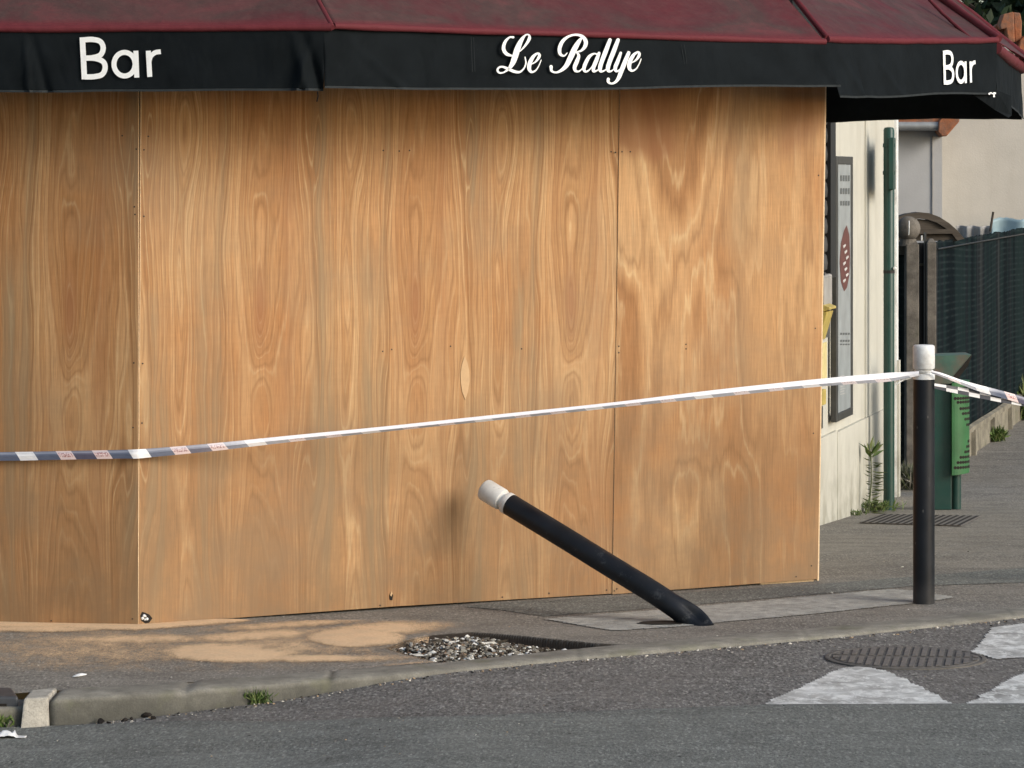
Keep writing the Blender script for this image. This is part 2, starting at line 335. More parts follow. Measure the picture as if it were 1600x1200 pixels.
class B:
    """collects shapes in world coordinates for ONE mesh"""
    def __init__(s): s.v = []; s.f = []; s.mi = []
    def add(s, v, f, mi=0):
        k = len(s.v); s.v += [Vector(x) for x in v]; s.f += [tuple(i+k for i in q) for q in f]; s.mi += [mi]*len(f); return s
    def hexa(s, b4, t4, mi=0):
        return s.add(list(b4)+list(t4), [(3, 2, 1, 0), (4, 5, 6, 7), (0, 1, 5, 4), (1, 2, 6, 5), (2, 3, 7, 6), (3, 0, 4, 7)], mi)
    def obox(s, o, ax, ay, az, mi=0):      # from corner o, three edge vectors
        o, ax, ay, az = map(Vector, (o, ax, ay, az))
        return s.hexa([o, o+ax, o+ax+ay, o+ay], [o+az, o+ax+az, o+ax+ay+az, o+ay+az], mi)
    def box(s, x0, x1, y0, y1, z0, z1, mi=0): return s.obox((x0, y0, z0), (x1-x0, 0, 0), (0, y1-y0, 0), (0, 0, z1-z0), mi)
    def prism(s, pts, ext, mi=0):
        n = len(pts); e = Vector(ext); p = [Vector(q) for q in pts]
        return s.add(p+[q+e for q in p], [tuple(range(n-1, -1, -1)), tuple(range(n, 2*n))]+[(i, (i+1) % n, (i+1) % n+n, i+n) for i in range(n)], mi)
    def tube(s, pts, rad, n=12, mi=0, cap=True):
        pts = [Vector(p) for p in pts]; m = len(pts)
        rad = rad if isinstance(rad, (list, tuple)) else [rad]*m
        v = []; up = None
        for i, p in enumerate(pts):
            d = (pts[min(i+1, m-1)]-pts[max(i-1, 0)]).normalized()
            if up is None: up = Vector((0, 0, 1)) if abs(d.z) < .9 else Vector((1, 0, 0))
            a = d.cross(up).normalized(); b = a.cross(d).normalized(); up = b
            v += [p+(a*math.cos(2*math.pi*k/n)+b*math.sin(2*math.pi*k/n))*rad[i] for k in range(n)]
        f = [(i*n+k, i*n+(k+1) % n, (i+1)*n+(k+1) % n, (i+1)*n+k) for i in range(m-1) for k in range(n)]
        if cap: f += [tuple(range(n-1, -1, -1)), tuple(range((m-1)*n, m*n))]
        return s.add(v, f, mi)
    def lathe(s, o, axis, prof, n=24, mi=0):     # prof: (distance along axis, radius)
        o = Vector(o); axis = Vector(axis).normalized(); a = axis.orthogonal().normalized(); b = axis.cross(a)
        v = []; m = len(prof)
        for h, r in prof: v += [o+axis*h+(a*math.cos(2*math.pi*k/n)+b*math.sin(2*math.pi*k/n))*r for k in range(n)]
        f = [(i*n+k, i*n+(k+1) % n, (i+1)*n+(k+1) % n, (i+1)*n+k) for i in range(m-1) for k in range(n)]
        f += [tuple(range(n-1, -1, -1)), tuple(range((m-1)*n, m*n))]
        return s.add(v, f, mi)
    def build(s, name, mats, parent=None, smooth=False, bevel=0):
        me = bpy.data.meshes.new(name); me.from_pydata([tuple(x) for x in s.v], [], s.f)
        for p, i in zip(me.polygons, s.mi): p.material_index = i
        bm = bmesh.new(); bm.from_mesh(me); bmesh.ops.recalc_face_normals(bm, faces=bm.faces)
        if bevel: bmesh.ops.bevel(bm, geom=[e for e in bm.edges if e.calc_length() > bevel*2.5], offset=bevel, segments=2, affect='EDGES', profile=.5)
        bm.to_mesh(me); bm.free(); me.update()
        o = link(name, me, mats, parent)
        if smooth:
            for p in me.polygons: p.use_smooth = True
            try: me.set_sharp_from_angle(angle=R(40))
            except Exception: pass
        return o
def grid_mesh(name, X, mats, parent=None, attrs=None, smooth=True, flip=False, thick=0):
    """X: (ny,nx,3) array"""
    ny, nx, _ = X.shape; idx = np.arange(ny*nx).reshape(ny, nx)
    f = np.stack([idx[:-1, :-1], idx[:-1, 1:], idx[1:, 1:], idx[1:, :-1]], -1).reshape(-1, 4)
    if flip: f = f[:, ::-1]
    me = bpy.data.meshes.new(name); me.from_pydata(X.reshape(-1, 3).tolist(), [], f.tolist()); me.update()
    for k, a in (attrs or {}).items():
        at = me.attributes.new(k, 'FLOAT', 'POINT'); at.data.foreach_set('value', np.ascontiguousarray(a, dtype=np.float32).ravel())
    o = link(name, me, mats, parent, smooth)
    if thick:
        md = o.modifiers.new('solid', 'SOLIDIFY'); md.thickness = thick; md.offset = -1
    return o
def tint_attr(me, cols):
    at = me.color_attributes.new('tint', 'FLOAT_COLOR', 'CORNER'); buf = np.zeros((len(me.loops), 4), np.float32)
    ls = np.zeros(len(me.polygons), np.int32); lt = np.zeros(len(me.polygons), np.int32)
    me.polygons.foreach_get('loop_start', ls); me.polygons.foreach_get('loop_total', lt)
    c = np.asarray(cols, np.float32); rep = np.repeat(np.arange(len(lt)), lt); order = np.concatenate([np.arange(a, a+b) for a, b in zip(ls, lt)]) if len(lt) else []
    buf[order, :3] = c[rep]; buf[:, 3] = 1; at.data.foreach_set('color', buf.ravel())
# ------------------------------------------------------------------ GROUND
kb = np.array([(-900, 1150), (-200, 1098), (66, 1080), (262, 1068), (525, 1049), (700, 1036), (900, 1015), (1100, 997), (1300, 980), (1600, 949), (1900, 922), (2600, 868)], float)
kf = np.array([(-900, 1166), (-200, 1112), (75, 1094), (272, 1083), (475, 1066), (600, 1056), (700, 1048), (900, 1028), (1100, 1011), (1300, 994), (1600, 962), (1900, 934), (2600, 879)], float)
def gl(a): Y = 2*F/(a[:, 1]-HZ); return (a[:, 0]-800)/F*Y, Y
kbX, kbY = gl(kb); kfX, kfY = gl(kf)
ykb = lambda X: np.interp(X, kbX, kbY); ykf = lambda X: np.interp(X, kfX, kfY)
hX = np.array([-9, -1.77, -1.27, -.88, -.69, -.44, -.25, 3, 20]); hV = np.array([.11, .108, .078, .063, .046, .022, .010, .010, .010])
kh = lambda X: np.interp(X, hX, hV)
holepx = [(606, 1013), (640, 1001), (680, 993), (740, 988.5), (800, 993), (860, 999), (930, 1006), (985, 1008.5), (940, 1012), (870, 1018.5), (780, 1027), (720, 1033), (690, 1035.5), (650, 1026), (625, 1019)]
HP = [G(*p) for p in holepx]
def poly_sd(X, Y, poly):
    """signed distance to polygon, positive inside"""
    d = np.full(X.shape, 1e9); ins = np.zeros(X.shape, bool); n = len(poly)
    for i in range(n):
        ax, ay = poly[i][0], poly[i][1]; bx, by = poly[(i+1) % n][0], poly[(i+1) % n][1]
        t = np.clip(((X-ax)*(bx-ax)+(Y-ay)*(by-ay))/((bx-ax)**2+(by-ay)**2), 0, 1)
        d = np.minimum(d, np.hypot(X-ax-t*(bx-ax), Y-ay-t*(by-ay)))
        c = ((ay > Y) != (by > Y)) & (X < (bx-ax)*(Y-ay)/((by-ay)+1e-12)+ax); ins ^= c
    return np.where(ins, d, -d)
def gaxis(a, fa, fb, b, c, f):
    return np.concatenate([np.arange(a, fa, c), np.arange(fa, fb, f), np.arange(fb, b+c, c)])
xs = gaxis(-6, -.68, .62, 14, .12, .011)
vs = np.concatenate([[-.008], np.arange(0, 1.25, .011), np.arange(1.25, 6, .08), np.arange(6, 40, 1.0)])
XX, VV = np.meshgrid(xs, vs); YY = ykb(XX)+VV
sd = poly_sd(XX, YY, HP)+(.012*(fbm(XX*22, YY*22, 3)-.5))
inh = sstep(-.010, .018, sd)
PD = lambda X: .013+.030*sstep(-.32, .28, X)
ZZ = -.05*np.clip(YY-18, 0, 6)+.006*(fbm(XX*1.2, YY*1.2, 9)-.5)*(VV > .02)-PD(XX)*inh
ZZ = ZZ+.012*sstep(.10, 0, np.abs(sd+.10))*0
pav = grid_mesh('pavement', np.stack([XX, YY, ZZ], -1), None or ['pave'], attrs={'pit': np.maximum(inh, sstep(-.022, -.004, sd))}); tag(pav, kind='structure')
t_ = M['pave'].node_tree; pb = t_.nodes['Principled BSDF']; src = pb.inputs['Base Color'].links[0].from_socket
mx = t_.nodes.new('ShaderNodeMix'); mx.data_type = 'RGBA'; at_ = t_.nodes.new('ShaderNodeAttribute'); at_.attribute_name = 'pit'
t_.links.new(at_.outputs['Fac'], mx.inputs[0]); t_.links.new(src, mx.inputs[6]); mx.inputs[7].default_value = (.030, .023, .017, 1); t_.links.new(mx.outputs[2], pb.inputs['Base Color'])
# kerb stones (one continuous setting element, joints cut in)
kx = np.arange(-5.9, 12, .02); prof = []
joints = [-1.755, -1.27, -.72, .28, 1.28, 2.28, 3.3, 4.3, 5.3, 6.3, 7.3, -2.75, -3.75, -4.75]
jd = np.min(np.abs(kx[:, None]-np.array(joints)[None]), 1); jn = np.where(jd < .011, 1, 0)+.0*kx
yb, yf, h = ykb(kx), ykf(kx), kh(kx)+.04
nz = (fbm(kx*9, 0*kx, 4)-.5)
r1 = .018
rows = [(yb+.0015, 0*kx+.003), (yb-.006, 0*kx+.0045), (yb-.012, 0*kx+.005+.001*nz), ((yb+yf)/2, .006+.003*nz), (yf+r1, 0*kx+.004+.004*nz), (yf+.006+.006*nz, -.003+.003*nz), (yf+.004*nz, -r1+0*kx), (yf-.006*nz-.004, -h)]
K = np.stack([np.stack([kx, a, z-.007*jn*np.clip(kh(kx)/.05, .2, 1)], -1) for a, z in rows], 0)
K[4:, :, 1] += .006*jn
hid = kx < -1.765
K[:, hid, 2] -= .03; K[4:, hid, 1] += .05
gr = np.zeros(K.shape[:2]); gr[6] = .7; gr[7] = 1; gr[5] = .25; gr *= np.clip(kh(kx)/.05, .12, 1)[None]; gr = np.maximum(gr, .8*(jd < .009)[None]*np.clip(kh(kx)/.05, .35, 1)[None]); kerb = grid_mesh('kerb', K, ['kerb'], attrs={'grime': gr}, flip=True); tag(kerb, kind='structure')
# pale end stone
e = B(); xa, xb_ = -1.872, -1.765
pal = []
for (x) in (xa, xb_): pal.append((x, float(ykb(x)), float(ykf(x))))
e.hexa([(xa, pal[0][2]-.010, -.14), (xb_, pal[1][2]-.010, -.14), (xb_, pal[1][1]+.003, -.14), (xa, pal[0][1]+.003, -.14)],
       [(xa+.012, pal[0][2]+.022, .010), (xb_-.006, pal[1][2]-.002, .012), (xb_-.004, pal[1][1]-.004, .011), (xa+.01, pal[0][1]-.004, .009)])
ps = e.build('kerb_stone', ['kerb_pale'], bevel=.008); tag(ps, 'short pale concrete kerb stone at the left end of the kerb', 'kerb stone')
# road
xs = np.concatenate([np.arange(-30, -3, 1.), np.arange(-3, 4, .06), np.arange(4, 40, 1.)])
vs = np.concatenate([np.arange(0, 3.2, .05), np.arange(3.2, 14, .5), np.arange(14, 60, 3)])
XX, VV = np.meshgrid(xs, vs); YY = ykf(XX)-VV
rz = lambda X, Y: -kh(X)+.004*(fbm(np.asarray(X)*1.6, np.asarray(Y)*1.6, 21)-.5)
road = grid_mesh('road', np.stack([XX, YY, rz(XX, YY)], -1), ['old'], flip=True); tag(road, kind='structure')
bl = np.array([(-900, 1150), (0, 1130), (300, 1122), (700, 1116), (1200, 1097), (1700, 1095.5), (2600, 1094)], float)
def bline(X):
    bX = []; bY = []
    for px, py in bl:
        Y = 2.0*F/(py-HZ)
        for _ in range(6): Y = (2.0+float(kh((px-800)/F*Y))-.0085)*F/(py-HZ)
        bX.append((px-800)/F*Y); bY.append(Y)
    return np.interp(X, bX, bY)
YY = bline(XX)+.012*(fbm(XX*8, XX*0, 5)-.5)*(VV < .01)-VV
Z2 = rz(XX, YY)+.008*sstep(0, .05, VV)+.0005
Z2[0] -= .012
carr = grid_mesh('road_resurfaced', np.stack([XX, YY, Z2], -1), ['new'], flip=True); tag(carr, kind='structure')
def rpt(px, py, dz=.004):
    z = -.012
    for _ in range(4): p = G(px, py, z); z = float(rz(p.x, p.y))+dz
    return G(px, py, z)
# markings draped on the old asphalt
def marking(pts, name='road_marking', dz=.004):
    P3 = [rpt(*p) for p in pts]; xs_ = [p.x for p in P3]; ys_ = [p.y for p in P3]
    gx = np.arange(min(xs_)-.03, max(xs_)+.03, .012); gy = np.arange(min(ys_)-.03, max(ys_)+.03, .012)
    X, Y = np.meshgrid(gx, gy); s = poly_sd(X, Y, P3)+.03*(fbm(X*14, Y*10, 8)-.5)
    Z = rz(X, Y)+dz; ny, nx = X.shape; idx = np.arange(ny*nx).reshape(ny, nx)
    keep = (s[:-1, :-1] > 0) & (s[1:, 1:] > 0)
    f = np.stack([idx[:-1, :-1], idx[:-1, 1:], idx[1:, 1:], idx[1:, :-1]], -1)[keep]
    bm = bmesh.new(); me = bpy.data.meshes.new(name); me.from_pydata(np.stack([X, Y, Z], -1).reshape(-1, 3).tolist(), [], f.tolist())
    bm.from_mesh(me); bmesh.ops.delete(bm, geom=[v for v in bm.verts if not v.link_faces], context='VERTS'); bm.to_mesh(me); bm.free()
    o = link(name, me, ['paint']); return tag(o, kind='structure')
marking([(1190, 1101), (1225, 1085), (1262, 1067), (1296, 1050.5), (1318, 1044), (1340, 1041.3), (1362, 1042), (1388, 1048), (1430, 1067), (1495, 1101)])
marking([(1505, 1101), (1535, 1085), (1570, 1065), (1600, 1049), (1640, 1040), (1690, 1040), (1740, 1060), (1800, 1101)])
marking([(1516, 1018), (1532, 1000), (1548, 981), (1600, 974), (1700, 962), (1760, 958), (1740, 1018), (1680, 1026), (1600, 1027.5), (1554, 1029.5)])
# concrete strip in the pavement
def draped(name, pts, mat, dz, zf=None, cell=.02, jag=.01):
    P3 = [G(*p) for p in pts]; gx = np.arange(min(p.x for p in P3)-.03, max(p.x for p in P3)+.03, cell); gy = np.arange(min(p.y for p in P3)-.03, max(p.y for p in P3)+.03, cell*.6)
    X, Y = np.meshgrid(gx, gy); s = poly_sd(X, Y, P3)+jag*(fbm(X*18, Y*18, 8)-.5)
    Z = -.05*np.clip(Y-18, 0, 6)+.006*(fbm(X*1.2, Y*1.2, 9)-.5)+dz; ny, nx = X.shape; idx = np.arange(ny*nx).reshape(ny, nx)
    keep = (s[:-1, :-1] > 0) & (s[1:, 1:] > 0); f = np.stack([idx[:-1, :-1], idx[:-1, 1:], idx[1:, 1:], idx[1:, :-1]], -1)[keep]
    me = bpy.data.meshes.new(name); me.from_pydata(np.stack([X, Y, Z], -1).reshape(-1, 3).tolist(), [], f.tolist())
    bm = bmesh.new(); bm.from_mesh(me); bmesh.ops.delete(bm, geom=[v for v in bm.verts if not v.link_faces], context='VERTS'); bm.to_mesh(me); bm.free()
    return tag(link(name, me, [mat]), kind='structure')
draped('pavement_strip', [(848, 969), (905, 963), (1010, 955), (1200, 939), (1395, 921), (1440, 925), (1497, 934), (1440, 943), (1300, 958), (1150, 971), (1060, 980), (955, 987), (900, 978)], 'strip', .004)
draped('pavement_patch', [(720, 949), (775, 943), (1010, 930), (1270, 914), (1700, 880), (1900, 900), (1420, 917), (1010, 951), (895, 960), (845, 964), (790, 956)], 'new', .0025)
# sand swept along the foot of the boards
gx = np.arange(-2.7, .05, .013); gy = np.arange(13.75, 15.35, .013); X, Y = np.meshgrid(gx, gy)
px = X/Y*F+800; py = HZ+2*F/Y
def ell(cx, cy, rx, ry, rot=0, p=1.0):
    dx, dy = px-cx, (py-cy); dy = dy-rot*dx; return np.clip(1.15-np.sqrt((dx/rx)**2+(dy/ry)**2), 0, 1)**p
cov = np.zeros_like(X)
base_y = np.interp(px, [-50, 0, 213, 603], [972, 973, 978, 948])
band = lambda off, w, x0, x1: np.exp(-((py-base_y-off)/w)**2)*sstep(x0-60, x0, px)*sstep(x1+60, x1, px)
cov = np.maximum(cov, .95*band(3, 6, -200, 360)); cov = np.maximum(cov, .8*ell(60, 984, 150, 8))
cov = np.maximum(cov, .62*ell(220, 1000, 230, 11)); cov = np.maximum(cov, 1.1*ell(355, 1022, 105, 15, .03, .6)); cov = np.maximum(cov, .75*ell(480, 1030, 200, 9, 0))
cov = np.maximum(cov, .70*ell(400, 995, 160, 13, -.06)); cov = np.maximum(cov, 1.25*ell(555, 998, 72, 14, 0, .5)); cov = np.maximum(cov, .8*ell(600, 984, 115, 13, -.05, .8))
cov = np.maximum(cov, .6*ell(450, 978, 190, 9, -.07)); cov = np.maximum(cov, .42*ell(150, 1015, 330, 48)); cov = np.maximum(cov, .5*ell(420, 1015, 260, 34)); cov = np.maximum(cov, .75*ell(668, 1002, 34, 9))
cov = np.maximum(cov, .42*ell(640, 1040, 150, 8, -.08))
sdh = poly_sd(X, Y, HP); cov = cov*sstep(.0, -.03, sdh-.16*(px < 672))*(Y > ykb(X)+.015)
nyx = (np.abs(py-base_y) < 60)
Zs = .006*(fbm(X*1.2, Y*1.2, 9)-.5)+.0025+.006*np.clip(cov, 0, 1)
Zs = Zs-PD(X)*sstep(-.010, .018, sdh)
keep = (cov > .04); ny, nx = X.shape; idx = np.arange(ny*nx).reshape(ny, nx)
f = np.stack([idx[:-1, :-1], idx[:-1, 1:], idx[1:, 1:], idx[1:, :-1]], -1)[keep[:-1, :-1] & keep[1:, 1:]]
me = bpy.data.meshes.new('sand'); me.from_pydata(np.stack([X, Y, Zs], -1).reshape(-1, 3).tolist(), [], f.tolist())
at = me.attributes.new('cover', 'FLOAT', 'POINT'); at.data.foreach_set('value', cov.astype(np.float32).ravel())
tag(link('sand', me, ['sand'], None, True), 'ochre sand swept along the foot of the plywood boards', 'sand', kind='stuff')
# ------------------------------------------------------------------ rubble in the pit, loose grit
def chip(bb, c, s, cols, col, flat=.55):
    n = 6+random.randrange(4); vs_ = []
    bm = bmesh.new()
    for _ in range(n+3):
        v = Vector((random.gauss(0, 1), random.gauss(0, 1), random.gauss(0, 1))).normalized()*random.uniform(.7, 1.0)
        bm.verts.new((v.x*s, v.y*s*random.uniform(.6, 1), v.z*s*flat))
    r = bmesh.ops.convex_hull(bm, input=bm.verts); bm.verts.ensure_lookup_table(); bm.faces.ensure_lookup_table()
    bmesh.ops.delete(bm, geom=[v for v in bm.verts if not v.link_faces], context='VERTS'); bm.verts.index_update()
    rot = Matrix.Rotation(random.uniform(0, 6.28), 3, 'Z') @ Matrix.Rotation(random.uniform(-.5, .5), 3, 'X')
    bb.add([rot @ v.co+Vector(c) for v in bm.verts], [tuple(v.index for v in f.verts) for f in bm.faces]); cols += [col]*len(bm.faces); bm.free()
def tinted(bb, cols, name, mat='rubble'):
    me = bpy.data.meshes.new(name); me.from_pydata([tuple(x) for x in bb.v], [], bb.f); me.update(); tint_attr(me, cols); return link(name, me, [mat])
bb = B(); cols = []
pal = [((.72, .71, .66), .17), ((.34, .32, .27), .20), ((.17, .155, .125), .22), ((.07, .055, .04), .31), ((.22, .16, .11), .10)]
def pick(p):
    r = random.random(); a = 0
    for c, w in p:
        a += w
        if r < a: k_ = random.uniform(.8, 1.15); return tuple(x*k_ for x in c)
    return p[0][0]
xa, xb2 = min(p.x for p in HP), max(p.x for p in HP); ya, yb2 = min(p.y for p in HP), max(p.y for p in HP)
cnt = 0
while cnt < 1500:
    x, y = random.uniform(xa, xb2), random.uniform(ya, yb2)
    d = float(poly_sd(np.array([x]), np.array([y]), HP)[0])
    if d < .004: continue
    rightdark = x > .30
    if rightdark and random.random() < .85: continue
    if d < .05 and y > 14.5 and random.random() < .7: continue
    # the far rim stays clear, so its cut edge shows
    s = random.choice([.005, .006, .008, .010, .013, .020])*random.uniform(.8, 1.15)
    pxx = x/y*F+800
    p = pal if pxx > 700 else [((.66, .65, .60), .10), ((.34, .32, .28), .16), ((.17, .155, .13), .24), ((.07, .055, .04), .40), ((.24, .15, .10), .10)]
    hgt = -float(PD(x))+.012*min(1, d/.10)*(1 if y < 14.62 else .4)-.002
    chip(bb, (x, y, hgt+random.uniform(0, .006)), s, cols, pick(p)); cnt += 1
for i in range(46):
    x, y = random.uniform(xa+.12, xb2-.3), random.uniform(ya, yb2)
    if float(poly_sd(np.array([x]), np.array([y]), HP)[0]) > .03: chip(bb, (x, y, -float(PD(x))+.008), random.uniform(.022, .042), cols, pick([((.55, .53, .47), .3), ((.20, .18, .15), .35), ((.09, .075, .055), .35)]), .32)
for (qx, qy, s) in [(752, 1006, .036), (762, 1010, .030), (743, 1003, .026), (783, 1017, .034), (795, 1020, .030), (770, 1014, .024), (884, 1008, .03), (893, 1012, .03), (870, 1014, .022), (636, 1017, .030), (625, 1015.5, .022), (648, 1019, .02), (668, 1028, .026), (676, 1032, .024), (850, 1018, .02), (820, 1019, .02), (812, 1004, .017), (700, 1010, .018), (690, 1021, .02), (712, 1017, .018)]:
    p = G(qx, qy, -.012); chip(bb, (p.x, p.y, -float(PD(p.x))+.008), s, cols, (.72, .71, .66), .35)
tag(tinted(bb, cols, 'rubble'), 'white and grey rubble filling the broken hole in the pavement', 'rubble', kind='stuff')
bb = B(); cols = []
for i in range(900):       # grit along the gutter and scattered on both surfaces
    r = random.random()
    if r < .55:
        x = random.uniform(-2.2, 3.0); y = float(ykf(x))-abs(random.gauss(0, .045))-.012; z = float(rz(x, y))+.002
        s = random.choice([.004, .005, .006, .010])
    elif r < .8:
        x = random.uniform(-2.4, 3.0); y = float(ykf(x))-random.uniform(.02, 1.9); z = float(rz(x, y))+.010*(y < bline(x)); s = random.choice([.003, .004, .005])
    else:
        x = random.uniform(-2.4, 4.5); y = float(ykb(x))+random.uniform(.02, 2.2 if x < 1.6 else 9); z = -.05*min(max(y-18, 0), 6)+.002; s = random.choice([.003, .004, .006])
        if poly_sd(np.array([x]), np.array([y]), HP)[0] > -.02: continue
    chip(bb, (x, y, z), s, cols, pick([((.62, .58, .50), .34), ((.30, .27, .23), .3), ((.40, .29, .18), .2), ((.05, .045, .04), .16)]), .5)
tag(tinted(bb, cols, 'loose_grit'), 'pale grit and small stones lying along the gutter', 'grit', kind='stuff')
def one_chip(name, px_, py_, s, col, label, cat, z=0, flat=.5, group=None):
    bb = B(); cols = []; p = G(px_, py_, z); chip(bb, (p.x, p.y, z+s*flat*.5), s, cols, col, flat)
    return tag(tinted(bb, cols, name), label, cat, group)
one_chip('pebble', 122, 1139, .016, (.75, .74, .70), 'round white pebble in the road beside the left kerb', 'stone', -.105, .7)
for i, (qx, qy, s) in enumerate([(158, 1131, .028), (172, 1131, .022), (195, 1127, .020), (230, 1121, .030), (240, 1124, .022), (140, 1138, .014), (207, 1125, .018)]):
    z = -float(kh(G(qx, qy, -.1).x)); one_chip('tar_lump', qx, qy, s, (.022, .018, .015), 'small black lump of tar debris lying against the kerb foot at left', 'debris', z, .5, 'black lumps along the kerb foot')
one_chip('pebble', 1420, 953, .012, (.70, .68, .62), 'white pebble lying on the pavement just in front of the upright bollard', 'stone')
one_chip('pebble', 1410, 887, .011, (.70, .68, .60), 'pale pebble on the pavement left of the upright bollard', 'stone')
one_chip('pebble', 1140, 1021, .018, (.33, .31, .28), 'grey stone on the road below the bent bollard base', 'stone', -.01)
one_chip('clod', 1300, 0+927, .0001+.012, (.6, .58, .52), 'white fragment on the pale strip of the pavement', 'stone')
def shell(px_, py_, w, label, name='leaf_litter'):
    p = G(px_, py_); b = B(); n = 9; v = []
    for i in range(n+1):
        a = i/n; x = -w+2*w*a; r = .010*math.sin(math.pi*(.08+.84*a))
        for k in range(6): th = math.pi*k/5; v.append(p+Vector((x, math.cos(th)*r*1.3+.012*a, .003+math.sin(th)*r+.008*a)))
    f = [(i*6+k, i*6+k+1, (i+1)*6+k+1, (i+1)*6+k) for i in range(n) for k in range(5)]
    b.add(v, f); o = b.build(name, ['litter'], smooth=True); md = o.modifiers.new('s', 'SOLIDIFY'); md.thickness = .002
    return tag(o, label, 'litter')
shell(124, 1059, .028, 'curled scrap of white paper on the pavement near the left kerb', 'paper_scrap')
# crumpled plastic at the bottom left
p0 = G(18, 1155, -.105); gx = np.linspace(-.13, .085, 26); gy = np.linspace(-.05, .05, 14); X, Y = np.meshgrid(gx, gy)
msk = np.clip(1-(X/.13)**2*.6-(Y/.05)**2*.5, .05, 1); Zc = .006+.034*msk*fbm(X*45, Y*45, 3, 3)*(X < .05)+.004
Y2 = Y*(.35+.65*np.clip((.085-X)/.14, 0, 1)); Xc = np.stack([X+p0.x-.03, Y2+p0.y, Zc-.105], -1)
tag(grid_mesh('plastic_wrapper', Xc, ['litter'], thick=.001), 'crumpled white plastic wrapper in the gutter at the bottom left', 'litter')
# dark plastic drain block at the very left
b = B(); q = G(26, 1092); b.prism([(q.x-.5, q.y-.02, -.12), (q.x-.5, q.y+.22, -.12), (q.x-.05, q.y+.22, -.12), (q.x+.01, q.y-.02, -.12)], (0, 0, .132)); dk = b.build('gully_block', ['drainp'], bevel=.01)
tag(dk, 'dark grey gully block set beside the pale kerb stone at the left edge', 'drain')
b = B(); b.box(q.x-.14, q.x-.035, q.y-.024, q.y-.017, -.045, -.015); o = b.build('gully_slot', ['hole'], dk)
# manhole
mc = rpt(1415, 1027.5); mc.z += .002; b = B(); rr = .335
b.lathe(mc-Vector((0, 0, .02)), (0, 0, 1), [(0, rr), (.019, rr), (.0205, rr-.004), (.0205, rr-.018), (.0175, rr-.021), (.0175, rr-.03), (.0205, rr-.033), (.0205, .001)], 56)
mh = b.build('manhole_cover', ['irondark'], smooth=True); tag(mh, 'round ribbed iron manhole cover beside the white road markings', 'manhole cover')
b = B()
for i in range(-8, 9):
    t0 = i*.036; L_ = math.sqrt(max(0, .295**2-t0**2)); sgn = 1 if i > 0 else -1
    a = Vector((.16, 1, 0)).normalized(); c = Vector((a.y, -a.x, 0))
    if L_ > .05:
        o0 = mc+c*(t0-.010)-a*L_+Vector((0, 0, .002)); b.obox(o0, a*(L_-.025), c*.021, (0, 0, .0025)); o0 = mc+c*(t0-.010)+a*.025+Vector((0, 0, .002)); b.obox(o0, a*(L_-.025), c*.021, (0, 0, .0025))
b.build('tread_ribs', ['iron'], mh)
# ------------------------------------------------------------------ drain grate on the far pavement
def gp(px_, py_):
    z = 0
    for _ in range(8): p = G(px_, py_, z); z = gz(p.y)
    return G(px_, py_, z)
c4 = [gp(1343, 818), gp(1502, 823), gp(1532, 808), (gp(1378, 805))]
b = B(); up = Vector((0, 0, .004)); lerp = lambda a, b_, t: a+(b_-a)*t
b.prism([c+up*.8 for c in c4], up*1.2); dg = b.build('drain_grate', ['iron']); tag(dg, 'long slotted iron drain grate set in the pavement behind the upright bollard', 'drain grate')
b = B()
for i in range(15):
    t0 = (i+.35)/15; t1 = t0+.028
    b.prism([lerp(c4[0], c4[1], t0)+up*2, lerp(c4[0], c4[1], t1)+up*2, lerp(c4[3], c4[2], t1)+up*2, lerp(c4[3], c4[2], t0)+up*2], up*.4)
b.build('slots', ['hole'], dg)
